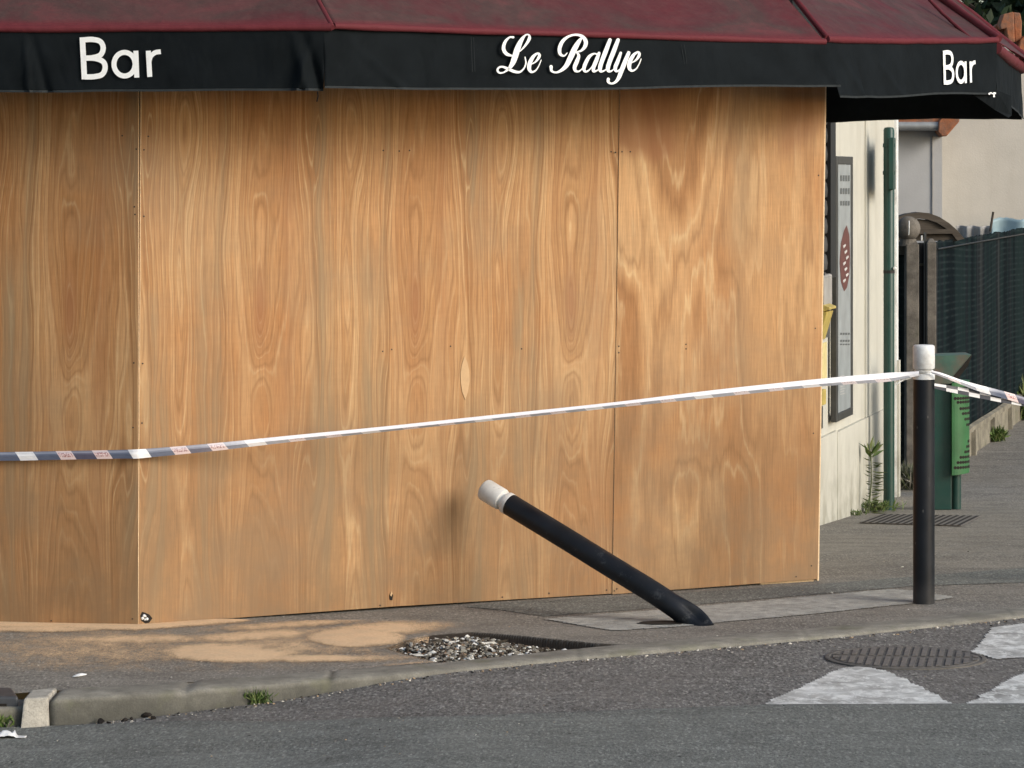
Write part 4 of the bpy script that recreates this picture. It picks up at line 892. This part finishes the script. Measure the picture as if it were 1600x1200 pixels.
b = B(); b.prism([wb+wn_*.0+Vector((0, 0, zz(466))), wb+wn_*.06+Vector((0, 0, zz(469))), wb+wn_*.165+Vector((0, 0, zz(480))), wb+wn_*.165+Vector((0, 0, zz(483.5))), wb+wn_*.11+Vector((0, 0, zz(487.5))), wb+Vector((0, 0, zz(489)))], sv*.26); h_ = b.build('letterbox_hood', ['yellow'], lb, bevel=.003); h_.location = h_.location-sv*.012
b = B(); b.obox(wb+wn_*.03-sv*.004+Vector((0, 0, zz(530))), wn_*.09, sv*.003, (0, 0, .10)); b.build('label_plate', ['boxgrey'], lb)
o = wbox('wall_sticker', 1272, 1292, zat(600, 21.2), zat(536, 21.2), .0, .004, 'paleyellow', None); tag(o, 'faded pale yellow sheet stuck on the wall under the letterbox', 'notice')
nb = empty('ashtray_box', wy(1284)+wn_*.03+Vector((0, 0, .5)), 'small yellow box over a dark wall holder at the right edge of the boards', 'wall box')
wbox('yellow_box', 1276, 1291, zat(631, 21.1), zat(607, 21.1), .0, .045, 'yellow', nb, .006); wbox('box_slot', 1287.3, 1289.5, zat(626, 21.3), zat(612, 21.3), .0, .03, 'blackm', nb)
wbox('holder', 1274, 1286, zat(668, 21.1), zat(633, 21.1), .0, .03, 'dark', nb, .004); wbox('holder_card', 1276, 1282.5, zat(660, 21.1), zat(641, 21.1), .0305, .033, 'boxgrey', nb)
# ------------------------------------------------------------------ green post with a sign seen edge-on
pb_ = P(1389, 797, 23.0); gp_ = empty('sign_post', (pb_.x, 23, -.25), 'tall green steel post standing against the end of the cream wall', 'sign post')
b = B(); b.lathe((pb_.x, 23, -.25), (0, 0, 1), [(0, .037), (2.56, .037), (2.575, .03), (2.58, .01)], 20); b.build('post', ['green'], gp_, smooth=True)
b = B(); zz = lambda y: zat(y, 23)
b.obox((pb_.x-.012, 22.91, zz(296)), (.035, .0, 0), (.06, .42, 0), (0, 0, zz(215)-zz(296))); b.build('sign_plate', ['green'], gp_, bevel=.004)
for y in (230, 273):
    b = B(); b.lathe((pb_.x, 23, zz(y)), (0, 0, 1), [(0, .041), (.025, .041)], 20); b.build('clamp', ['green'], gp_)
b = B(); b.lathe((pb_.x, 23, zz(427)), (0, 0, 1), [(0, .0385), (.02, .0385)], 20); b.build('band', ['blackm'], gp_)
b = B(); b.lathe((pb_.x+.035, 22.965, zz(419)), (0, -1, 0), [(0, .012), (.012, .012), (.018, .006)], 10); b.build('white_cap', ['white_clean'], gp_)
# ------------------------------------------------------------------ waste bin
Yb = 23.0; bp = lambda x, y, d=0: P(x, y, Yb+d)
bn = empty('waste_bin', bp(1487, 797), 'green steel litter bin with a perforated basket behind the upright bollard', 'litter bin')
b = B(); z0 = bp(0, 797).z; x0, x1 = bp(1452, 0).x, bp(1487, 0).x; b.box(x0, x1, Yb, Yb+.05, z0, bp(0, 600).z); b.build('support', ['green'], bn, bevel=.006)
b = B(); b.lathe((bp(1496.5, 0).x, Yb+.09, z0), (0, 0, 1), [(0, .034), (bp(0, 735).z-z0, .034)], 16); b.build('leg', ['green'], bn, smooth=True)
zt, zb2 = bp(0, 598).z, bp(0, 742).z
cx = bp(1486, 0).x; rad = bp(1518, 0).x-cx; b = B(); N = 22; ring = []
for k in range(N+1):
    a = -math.pi/2+math.pi*k/N; ring.append((cx+rad*math.cos(a), Yb+.12+.17*math.sin(a)))
poly = [(cx+.002, Yb-.05)]+ring+[(cx+.002, Yb+.29)]
cb = B(); cb.prism([Vector((x, y, zb2+.012*(x-cx)/rad)) for x, y in poly], (0, 0, zt-zb2)); bk = cb.build('basket', ['greenb'], bn)
b = B()
rows_ = [(606, 0, 9), (612, 1, 9), (622, 0, 9), (628, 1, 8), (638, 2, 9), (646, 3, 9), (655, 4, 9), (664, 5, 9), (690, 6, 9), (698, 5, 9), (706, 4, 9), (714, 2, 9), (722, 1, 9), (730, 0, 9)]
for py_, k0, k1 in rows_:
    for k in range(k0, k1):
        a = -math.pi/2+.16+k*.15; x = cx+rad*math.cos(a); y = Yb+.12+.17*math.sin(a); n_ = Vector((math.cos(a)/rad, math.sin(a)/.17, 0)).normalized()
        b.lathe(Vector((x, y, bp(0, py_).z))-n_*.0005, n_, [(0, .011), (.0012, .011)], 8)
b.build('perforation_pattern', ['hole'], bk)
b = B(); hd = [bp(1452, 556, -.02), bp(1518, 554, -.02), bp(1489, 590, -.02), bp(1487, 600, -.02), bp(1452, 600, -.02)]
b.prism(hd, (0, .30, 0)); b.build('hood', ['greenpale'], bn, bevel=.003)
b = B(); b.prism([bp(1519, 554.5, -.024), bp(1513, 571, -.024), bp(1494, 596, -.024), bp(1486, 592, -.024)], (0, .003, 0)); b.build('hood_lip', ['hole'], bn)
# ------------------------------------------------------------------ fence, low wall, gate
FL0 = Vector((3.76, 28.0, 0)); fd = Vector((.249, 1, 0))
def fy(px_): k = (px_-800)/F; t = (k*FL0.y-FL0.x)/(.249-k); return FL0+fd*t
fn = Vector((sv.y, -sv.x, 0))
lw = empty('low_wall', FL0+Vector((0, 0, -.3)), 'low concrete panel wall along the far pavement under the screened fence', 'wall')
A = fy(1463); E = FL0+fd*22
b = B(); b.obox(A+Vector((0, 0, -.35)), E-A, fn*-.06, (0, 0, .25)); b.build('panel', ['lowwall'], lw)
b = B(); b.prism([A+Vector((0, 0, -.10))+fn*.02, A+Vector((0, 0, -.06))+fn*.02, A+Vector((0, 0, -.035))-fn*.05, A+Vector((0, 0, -.10))-fn*.08], E-A); b.build('coping', ['lowwall'], lw)
k = 0
while True:
    q = FL0+fd*(1.45*k-.2+.28)
    if k > 12: break
    b = B(); b.obox(q+Vector((0, 0, -.35))+fn*.001, sv*.09, fn*.035, (0, 0, .26)); b.build('post', ['lowwall'], lw); k += 1
fe = empty('screened_fence', A, 'fence hung with dark green woven screening, top right beyond the bin', 'fence')
U, V = np.meshgrid(np.linspace(0, 1, 900), np.linspace(0, 1, 40)); Av, Ev = np.array(A), np.array(E)
top = 1.50+.014*(vn(U*400, U*0, 3)-.5)+.014*(vn(U*60, U*0, 5)-.5); X = Av*(1-U[..., None])+Ev*U[..., None]
X[..., 2] = -.06+(top+.06)*V; X += np.array(fn)[None, None]*(.02*(fbm(U*12, V*1, 6)-.5)-.02)[..., None]
grid_mesh('screen', X, ['screen'], fe, smooth=True, thick=.006)
for i in range(10):
    q = A+(E-A)*((i+.4)/10)-fn*.09; b = B(); b.obox(q+Vector((0, 0, -.3)), sv*.08, fn*.05, (0, 0, 1.78)); b.build('fence_post', ['post_conc'], fe)
b = B(); b.tube([A+Vector((0, 0, 1.45))+fn*.012, E+Vector((0, 0, 1.45))-fn*.03], .006, 6); b.build('top_wire', ['blackm'], fe)
gy_ = 25.6
def vpost(name, xa_, xb_2, ytop, ybot, Y, depth, mat, lab, cat_, grp=None, par=None):
    b = B(); p = P(xa_, ytop, Y); q = P(xb_2, ybot, Y); b.box(p.x, q.x, Y, Y+depth, q.z, p.z)
    t_w = q.x-p.x
    b.hexa([(p.x, Y, p.z+.0005), (q.x, Y, p.z+.0005), (q.x, Y+depth, p.z+.0005), (p.x, Y+depth, p.z+.0005)], [(p.x+t_w*.35, Y+depth*.35, p.z+.03), (q.x-t_w*.3, Y+depth*.35, p.z+.03), (q.x-t_w*.3, Y+depth*.65, p.z+.03), (p.x+t_w*.35, Y+depth*.65, p.z+.03)])
    o = b.build(name, [mat], par, bevel=.006)
    if lab: tag(o, lab, cat_, grp)
    return o
g1 = vpost('gate_post', 1416, 1436, 381, 755, 25.3, .14, 'post_conc', 'concrete gate post carrying a round stone ball', 'gate post')
g2 = vpost('gate_post', 1448.5, 1463, 379, 755, 25.75, .12, 'post_conc', 'slim concrete gate post right of the black gate', 'gate post')
b = B(); pc_ = P(1419, 357, 25.36); n = 16
prof = [(-.092*math.cos(math.pi*i/14), max(.001, .092*math.sin(math.pi*i/14))) for i in range(15)]
b.lathe(pc_, (0, 0, 1), prof, 24); bl_o = b.build('stone_ball', ['post_conc'], None, smooth=True); tag(bl_o, 'round grey stone ball on top of the gate post', 'ornament')
b = B(); b.tube([P(1420.5, 345, 25.262), P(1420.5, 356, 25.252), P(1420, 367, 25.268)], .004, 6); b.build('paint_streak', ['white_clean'], bl_o)
b = B(); q = P(1419, 378, 25.37); b.lathe((q.x, q.y, q.z-.03), (0, 0, 1), [(0, .07), (.05, .06), (.06, .04)], 16); b.build('ball_base', ['post_conc'], bl_o)
gt = empty('garden_gate', P(1442, 700, 25.7), 'narrow black metal gate leaf between two concrete posts', 'gate')
b = B(); p = P(1436.5, 380, 25.75); q = P(1449, 745, 25.75); b.box(p.x, q.x, 25.9, 25.93, q.z, p.z); b.build('gate_leaf', ['blackm'], gt)
b = B(); b.box(p.x+.045, p.x+.06, 25.8, 25.85, q.z, p.z+.08); b.build('gate_stile', ['dark'], gt)
b = B(); b.box(p.x, q.x, 25.86, 25.9, P(0, 416, 25.8).z, P(0, 412, 25.8).z); b.build('gate_rail', ['post_conc'], gt)
b = B(); b.tube([P(1440, 368, 25.6), P(1440, 376, 25.6)], .006, 8); b.build('hinge_pin', ['white_clean'], gt)
lf = empty('screen_panel', P(1405, 740, 25.4), 'narrow green screened panel between the cream wall and the ball topped post', 'fence panel')
b = B(); p = P(1385, 398, 25.5); q = P(1415.5, 748, 25.5); b.box(p.x, q.x, 25.5, 25.52, q.z, p.z); b.build('screen', ['screen'], lf)
b = B(); b.box(p.x, q.x-.001, 25.44, 25.55, p.z, p.z+.10); b.build('top_beam', ['post_conc'], lf)
# wooden arch
ar = empty('wooden_arch', P(1440, 400, 27), 'grey weathered wooden arch over the garden gate', 'arch')
outer = [(1372, 358), (1385, 349), (1400, 340), (1418, 334), (1436, 331.5), (1452, 333), (1468, 339), (1483, 348.5), (1496, 360), (1507, 373)]
inner = [(1378, 366), (1388, 357), (1402, 349.5), (1418, 344), (1436, 341.5), (1450, 343), (1464, 348), (1477, 356), (1488, 366), (1496, 376)]
b = B(); YA = 27.0
for i in range(9): b.prism([P(*outer[i], YA), P(*outer[i+1], YA), P(*inner[i+1], YA), P(*inner[i], YA)], (0, .25, 0))
b.build('arch_rim', ['wood'], ar)
b = B(); b.prism([P(x, y+.6, YA+.03) for x, y in inner[1:]]+[P(1388, 376, YA+.03)], (0, .02, 0)); b.build('arch_boards', ['wood'], ar)
b = B(); b.prism([P(1385, 358, YA-.02), P(1484, 358, YA-.02), P(1491, 365, YA-.02), P(1385, 366, YA-.02)], (0, .04, 0)); b.build('arch_beam', ['wood'], ar)
for x in (1391,):
    b = B(); p = P(x, 372, YA+.06); b.box(p.x-.04, p.x+.04, YA+.06, YA+.14, -.3, p.z+.0); b.build('arch_post', ['wood'], ar)
# tarpaulins
def sheet(px0, py0, px1, py1, Y, lab, mat='tarp', jag=3):
    U, V = np.meshgrid(np.linspace(0, 1, 60), np.linspace(0, 1, 16)); a, c = P(px0, py0, Y), P(px1, py1, Y)
    X = np.zeros(U.shape+(3,)); X[..., 0] = a.x+(c.x-a.x)*U; X[..., 1] = Y+.04*np.sin(U*17)+.03*fbm(U*6, V*3, 2); X[..., 2] = c.z+(a.z-c.z)*V+jag*.005*V*(fbm(U*9, U*0, 5)-.5)*4
    return tag(grid_mesh('tarpaulin', X, [mat], thick=.004), lab, 'tarpaulin')
sheet(1550, 342, 1720, 420, 34.5, 'pale blue tarpaulin rising above the screened fence at the right edge'); sheet(1495, 353, 1551, 420, 34.8, 'grey blue tarpaulin left of the paler one above the fence', 'boxgrey', 1)
b = B(); b.tube([P(1547, 362, 34.4), P(1552, 331, 34.4)], .012, 8); tag(b.build('support_pole', ['wood']), 'thin leaning pole at the left end of the blue tarpaulin', 'pole')
for i in range(9):
    pass
# ------------------------------------------------------------------ neighbouring house
hs = empty('neighbour_house', P(1560, 500, 37), 'cream rendered house with a low grey extension beyond the fence', 'house')
b = B(); p = P(1472, 0, 36); b.box(p.x, p.x+9, 36, 43, -.4, 3.32); b.build('wall', ['house'], hs)
b = B(); q = P(1300, 0, 35.2); b.box(q.x, P(1472, 0, 35.2).x, 35.2, 39, -.4, P(0, 198, 35.2).z); b.build('extension_wall', ['housegrey'], hs)
b = B(); q = P(1456, 0, 35.2); b.box(q.x, q.x+.012, 35.185, 35.2, .9, P(0, 212, 35.2).z); b.build('expansion_joint', ['boxgrey'], hs)
b = B(); za = P(0, 197, 35).z; b.tube([P(1360, 196.5, 34.98), P(1466, 196.5, 34.98)], .05, 14); b.build('gutter', ['zinc'], hs, smooth=True)
b = B(); b.prism([(P(1340, 0, 35).x, 34.95, za+.02), (P(1471, 0, 35).x, 34.95, za+.02), (P(1471, 0, 35).x, 39, za+1.2), (P(1340, 0, 35).x, 39, za+1.2)], (0, 0, .08)); b.build('extension_roof', ['tile'], hs)
b = B(); b.prism([P(1466, 206, 34.9), P(1472, 213, 34.9), P(1479, 213, 34.9), P(1499, 190, 34.9), P(1500, 182, 34.9), P(1474, 182, 34.9), P(1467, 190, 34.9)], (0, .9, 0)); b.build('verge_tile', ['tile'], hs, bevel=.01)
b = B(); p = P(1472, 0, 36); 
b.box(p.x-.1, p.x+9.3, 35.95, 43.1, 3.321, 3.36); b.build('roof', ['housegrey'], hs)
for (pts, dz) in [([(1562, 40), (1568, 22), (1584, 18), (1586, 66), (1576, 66), (1572, 44), (1564, 46)], 0), ([(1583, 19), (1594, 20), (1597, 34), (1596, 62), (1586, 66)], .1), ([(1594, 62), (1602, 55), (1625, 60), (1625, 90), (1590, 84)], .05), ([(1552, 44), (1560, 36), (1575, 44), (1576, 72), (1556, 66)], .2)]:
    b = B(); b.prism([P(x, y, 35.3+dz) for x, y in pts], (0, .25, 0)); b.build('ridge_tile', ['tile'], hs, bevel=.012)
# ------------------------------------------------------------------ vegetation
def leafmesh(name, leaves, par=None, stems=None, mat='leaf'):
    """leaves: (pos, dir, side, length, width, colour)"""
    v = []; f = []; cols = []
    for p, d, s, L_, w, c in leaves:
        k = len(v); n = d.cross(s).normalized(); v += [p, p+d*L_*.45+s*w+n*L_*.04, p+d*L_-n*L_*.06, p+d*L_*.45-s*w+n*L_*.04]; f += [(k, k+1, k+2, k+3)]; cols.append(c)
    bb = B(); bb.v = v; bb.f = f
    if stems:
        for pts, r, c in stems:
            k = len(bb.f); bb.tube(pts, r, 5); cols += [c]*(len(bb.f)-k)
    me = bpy.data.meshes.new(name); me.from_pydata([tuple(x) for x in bb.v], [], bb.f); me.update(); tint_attr(me, cols); return link(name, me, [mat], par)
def rv(s=1): return Vector((random.gauss(0, s), random.gauss(0, s), random.gauss(0, s)))
G_ = [(.10, .16, .035), (.07, .12, .03), (.13, .19, .05), (.16, .19, .07)]
def tuft(name, base, n, h, spread, lab, cat_='grass tuft', cols=G_, wid=.004):
    L_ = []
    for i in range(n):
        p = base+Vector((random.gauss(0, spread), random.gauss(0, spread*.35), 0)); d = Vector((random.gauss(0, .5), random.gauss(0, .4), 1)).normalized(); s = d.cross(rv()).normalized()
        L_.append((p, d, s, h*random.uniform(.4, 1.1), wid*random.uniform(.6, 1.3), random.choice(cols)))
        q = p+d*h*.4; d2 = (d+Vector((random.gauss(0, .8), 0, -.1))).normalized(); L_.append((q, d2, s, h*.5, wid, random.choice(cols)))
    return tag(leafmesh(name, L_), lab, cat_)
q = G(392, 1100, -.07); tuft('grass_tuft', Vector((q.x, q.y, -.075)), 190, .075, .032, 'bushy green grass tuft growing at the kerb foot', wid=.0035)
q = G(455, 1087, -.06); tuft('grass_tuft', Vector((q.x, q.y, -.065)), 60, .04, .028, 'low sparse grass tuft right of the bushy one at the kerb', wid=.003)
q = G(4, 1140, -.11); tuft('weed', Vector((q.x, q.y, -.11)), 45, .08, .015, 'leafy green weed at the left edge below the gully block', 'weed', wid=.008)
q = G(600, 1063, -.02)
# tall leafy weed by the cream wall
Yw = 22.55; base = P(1357, 799, Yw); base.z = gz(Yw); L_ = []; st = []
tip = P(1361, 705, Yw); st.append(([base, lerp(base, tip, .5)+Vector((.01, 0, 0)), tip], [.006, .005, .003], (.09, .11, .045)))
for i in range(46):
    t = i/46; p = lerp(base, tip, t)+Vector((.01*math.sin(t*3), 0, 0)); sg = 1 if i % 3 else -1; d = Vector((sg*random.uniform(.6, 1), random.gauss(0, .5), random.uniform(-.35, .35)+.9*(t > .85))).normalized(); s = d.cross(Vector((0, .5, 1))).normalized()
    L_.append((p, d, s, random.uniform(.07, .13)*(1.0 if sg > 0 else .5), .011, random.choice([(.10, .13, .045), (.14, .17, .06), (.07, .09, .035)])))
for i in range(14):
    t = random.uniform(.8, 1); p = lerp(base, tip, t); d = (Vector((random.gauss(.3, .7), random.gauss(0, .4), .9))).normalized(); L_.append((p, d, d.cross(rv()).normalized(), .11, .014, random.choice(G_)))
wd = leafmesh('tall_weed', L_, None, st); tag(wd, 'tall leafy weed against the foot of the cream wall', 'weed')
q = P(1372, 797, 22.7); tuft('wall_grass', Vector((q.x, q.y, gz(22.7))), 110, .10, .055, 'low grass between the tall weed and the green post')
q = P(1340, 800, 22.2); tuft('wall_grass', Vector((q.x-.01, q.y, gz(22.2))), 40, .05, .03, 'tiny grass clump at the foot of the cream wall left of the tall weed')
q = P(1416, 782, 25.0); tuft('shrubby_weed', Vector((q.x, q.y, gz(25))), 420, .22, .06, 'grey green weedy clump at the foot of the ball topped post', 'weed', [(.12, .14, .07), (.18, .18, .13), (.09, .11, .05), (.25, .24, .20)], .006)
q = fy(1548)+fn*.06; tuft('weed', Vector((q.x, q.y, -.3)), 60, .16, .03, 'green weed against the low concrete wall beyond the bin', 'weed', G_, .012)
q = fy(1596)+fn*.12; tuft('wall_shrub', Vector((q.x+.05, q.y, -.3)), 200, .42, .10, 'pale green bushy weed at the right edge on the low wall', 'weed', G_, .02)
def tree(loc, h, cr, lab):
    tr = empty('tree', loc, lab, 'tree'); b = B(); loc = Vector(loc)
    b.tube([loc, loc+Vector((.05, 0, h*.4)), loc+Vector((-.05, .1, h*.75))], [.16, .12, .05], 10)
    for i in range(7):
        a = i*.9; s = loc+Vector((0, 0, h*(.35+.05*i))); b.tube([s, s+Vector((math.cos(a)*cr*.5, math.sin(a)*cr*.5, h*.15)), s+Vector((math.cos(a)*cr*.8, math.sin(a)*cr*.8, h*.22))], [.05, .03, .012], 6)
    b.build('trunk', ['bark'], tr); L_ = []
    cl = [(loc+Vector((random.gauss(0, cr*.42), random.gauss(0, cr*.42), h*.70+random.gauss(0, h*.13))), random.uniform(.3, .6)) for _ in range(75)]
    for c, r in cl:
        dark = random.uniform(.55, 1.3)
        for i in range(75):
            o = rv().normalized()*r*random.uniform(.5, 1); d = (o.normalized()+rv(.5)).normalized(); g = random.choice([(.030, .050, .018), (.022, .038, .014), (.042, .062, .022)])
            L_.append((c+o, d, d.cross(rv()).normalized(), random.uniform(.18, .30), random.uniform(.05, .09), tuple(x*dark for x in g)))
    leafmesh('crown', L_, tr)
tree((7.6, 47, -.3), 6.4, 2.6, 'dark leafy tree above the tiled roof at the top right corner')
tree((5.0, 49, -.3), 6.6, 2.4, 'dark leafy tree mostly hidden behind the awning, left of the other tree')
# ------------------------------------------------------------------ BOLLARDS
def head(root, o, ax, mat):
    ax = Vector(ax).normalized(); b = B(); b.lathe(o, ax, [(0, .0515), (.022, .0515), (.026, .049)], 32); b.build('collar', [mat], root, smooth=True)
    b = B(); b.lathe(o+ax*.0262, ax, [(0, .037), (.020, .036)], 28); b.build('neck', [mat], root, smooth=True)
    b = B(); b.lathe(o+ax*.0464, ax, [(0, .043), (.003, .0495), (.009, .0515), (.103, .0515), (.110, .0492), (.114, .043), (.1155, .02), (.116, .002)], 32); b.build('cap', [mat], root, smooth=True)
def bollard(x, y, z, lab, tilt=0):
    r = empty('bollard', (x, y, z), lab, 'bollard', 'black bollards with white heads along the kerb')
    b = B(); b.lathe((x, y, z-.03), (0, 0, 1), [(0, .0505), (1.079, .0505)], 36); b.build('post', ['black'], r, smooth=True)
    head(r, Vector((x, y, z+1.0495)), (0, 0, 1), 'white_clean'); return r
pB = G(1443.5, 943); bollard(pB.x, pB.y, 0, 'upright black bollard with a clean white head, barrier tape tied to its neck')
bollard(3.02, 16.72, 0, 'upright black bollard beyond the right edge holding the far end of the tape')
bent = empty('bollard', G(1086, 973), 'bent black bollard knocked over towards the boards, its white head scuffed', 'bollard', 'black bollards with white heads along the kerb')
pts2 = [(1100, 989, 15.20), (1086, 972, 15.235), (1067, 956, 15.255), (1045, 941.5, 15.28), (1020, 925, 15.315), (990, 906.5, 15.36), (953, 884, 15.42), (880, 839, 15.55), (796, 788, 15.72)]
ctr = [P(*q) for q in pts2]
sm = [Vector(c) for c in cat([tuple(c) for c in ctr], 6)]
tot = 0; arc = [0]
for i in range(1, len(sm)): tot += (sm[i]-sm[i-1]).length; arc.append(tot)
n = 48; v = []
view = Vector((0, -1, 0))
for i, c in enumerate(sm):
    d = (sm[min(i+1, len(sm)-1)]-sm[max(i-1, 0)]).normalized(); a = d.cross(view).normalized(); bq = a.cross(d).normalized()   # a: in the picture plane, across; bq: towards camera
    if a.z < 0: a = -a
    s = arc[i]; bd = math.exp(-((s-.085)/.075)**2); low = math.exp(-(s/.07)**2)
    for k in range(n):
        th = 2*math.pi*k/n; ra = .0505*(1+.16*bd+.10*low); rb_ = .0505*(1-.16*bd)
        dent = 1-.42*bd*math.exp(-((((th-.62+math.pi) % (2*math.pi))-math.pi)/.42)**2)+.07*bd*math.exp(-((((th-1.25+math.pi) % (2*math.pi))-math.pi)/.25)**2)
        v.append(c+a*math.sin(th)*ra*1.0*dent+bq*math.cos(th)*rb_*dent)
f = [(i*n+k, i*n+(k+1) % n, (i+1)*n+(k+1) % n, (i+1)*n+k) for i in range(len(sm)-1) for k in range(n)]+[tuple(range(n)), tuple(range((len(sm)-1)*n, len(sm)*n))]
b = B(); b.add(v, f); b.build('post', ['scuffed'], bent, smooth=True)
axb = (sm[-1]-sm[-4]).normalized(); head(bent, sm[-1]-axb*.004, axb, 'white')
bb = B(); cols = []
for i in range(60):
    a = random.uniform(-2.6, .6); q = G(1078, 974)+Vector((math.cos(a)*.07*random.uniform(.9, 1.6)-.02, math.sin(a)*.04*random.uniform(.5, 1.3)+.03, 0)); chip(bb, q, random.choice([.005, .008, .011]), cols, pick([((.06, .055, .05), .6), ((.2, .19, .17), .4)]), .6)
tag(tinted(bb, cols, 'broken_asphalt'), 'crumbs of broken asphalt around the foot of the bent bollard', 'rubble', kind='stuff')
flat_c = G(1030, 976)
gap = [(1062, 972), (1040, 971.5), (1005, 973), (995, 976), (1020, 978), (1066, 977)]
b = B(); b.prism([G(*q)+Vector((0, 0, .0055)) for q in gap], (0, 0, .001)); tag(b.build('pavement_crack', ['hole']), kind='structure')
# ------------------------------------------------------------------ BARRIER TAPE
tp = empty('barrier_tape', S0+Vector((0, 0, 1)), 'striped police barrier tape strung from the boards to the upright bollard and beyond', 'barrier tape')
def ribbon(name, pts, mat, u0=0):
    """pts: px, py_top, py_mid, py_bot, depth, fold depth, plain"""
    K_ = cat([tuple(q) for q in pts], 14); v = []; uvv = []; pl = []; acc = u0; last = None
    for q in K_:
        px_, t_, m_, b_, Y, fo, pn = q; top_ = P(px_, t_, Y+.0); mid = P(px_, m_, Y-fo); bot = P(px_, b_, Y)
        if last is not None: acc += (mid-last).length
        last = mid; v += [top_, mid, bot]; uvv += [(acc, 1), (acc, .5), (acc, 0)]; pl.append(pn)
    m = len(K_); f = [(3*i+k, 3*i+3+k, 3*i+4+k, 3*i+1+k) for i in range(m-1) for k in (0, 1)]
    me = bpy.data.meshes.new(name); me.from_pydata([tuple(x) for x in v], [], f); uvl = me.uv_layers.new(name='UVMap')
    for lp in me.loops: uvl.data[lp.index].uv = uvv[lp.vertex_index]
    at = me.attributes.new('plain', 'FLOAT', 'FACE'); at.data.foreach_set('value', [float(np.clip(pl[i//2], 0, 1)) if i % 2 == 0 else float(.45*np.clip(pl[i//2], 0, 1)) for i in range(len(f))])
    o = link(name, me, [mat], tp); md = o.modifiers.new('s', 'SOLIDIFY'); md.thickness = .0006; return o
ribbon('tape_strand', [(-140, 707, 713, 719, 15.26, .002, 0), (0, 706.5, 713, 720, 15.235, .003, 0), (110, 704.5, 711, 718, 15.18, .003, 0), (190, 703, 710, 716.5, 15.145, .003, 0), (213, 702, 709.5, 716.5, 15.135, .003, 0),
  (240, 700.5, 707, 714, 15.16, .003, .1), (330, 693, 699, 705, 15.20, .006, .3), (450, 681, 686.5, 691, 15.285, .010, 1), (600, 666.5, 671.5, 674.5, 15.385, .012, 1), (780, 647.5, 652.5, 656, 15.50, .012, 1),
  (960, 628.5, 633, 637, 15.62, .012, 1), (1120, 609, 615.5, 620.5, 15.725, .010, 1), (1280, 592, 600, 604, 15.83, .008, 1), (1380, 583, 592, 597, 15.895, .006, 1), (1412, 581.5, 588, 592, 15.915, .004, 1), (1436, 580, 583.5, 587, 15.915, .003, 1)], 'tape', .02)
ribbon('tape_strand', [(1455, 578.5, 581, 583, 15.905, .002, 1), (1472, 583, 586, 589, 15.91, .003, 1), (1500, 593, 596, 600, 15.95, .004, 1), (1528, 601, 606, 611, 16.0, .005, .9), (1560, 609, 614, 620, 16.06, .004, 0), (1600, 620.5, 626, 632, 16.15, .004, 0), (1680, 646, 652, 658, 16.35, .004, 0), (1752, 668, 674, 680, 16.62, .004, 0)], 'tape', .26)
ribbon('tape_strand', [(1460, 599, 603, 607, 15.93, .001, 0), (1500, 605, 610, 616, 15.98, .002, 0), (1560, 617, 622, 628, 16.08, .002, 0), (1600, 626, 630, 635, 16.16, .002, 0), (1680, 644, 648, 653, 16.36, .002, 0), (1752, 662, 667, 672, 16.62, .004, 0)], 'check', 0)
b = B(); zc = pB.z+1.0495+.0362
for i, (r_, dz) in enumerate([(.0385, -.006), (.040, .002), (.0392, .009)]):
    loop = [Vector((pB.x+r_*math.cos(a), pB.y+r_*math.sin(a), zc+dz+.003*math.sin(a*2+i))) for a in np.linspace(0, 2*math.pi, 33)]; b.tube(loop, .0042, 6)
b.build('knot', ['white_clean'], tp, smooth=True)
b = B(); b.tube([P(1424, 590, 15.93), P(1412, 593, 15.93), P(1404, 591, 15.93), P(1396, 591, 15.93)], [.004, .005, .004, .002], 6); b.tube([P(1412, 593, 15.93), P(1404, 598, 15.92), P(1400, 602, 15.92)], [.004, .003, .002], 6); b.tube([P(1408, 592, 15.93), P(1400, 596, 15.94), P(1397, 599, 15.94)], .0025, 6); b.build('loose_end', ['white_clean'], tp)
b = B()
for dz, Zz in ((0, 674), (0, 667)):
    zq = P(0, Zz, 16.62).z; b.tube([Vector((3.02+.053*math.cos(a), 16.72+.053*math.sin(a), zq)) for a in np.linspace(0, 2*math.pi, 25)], .012, 6)
b.build('knot', ['white_clean'], tp)
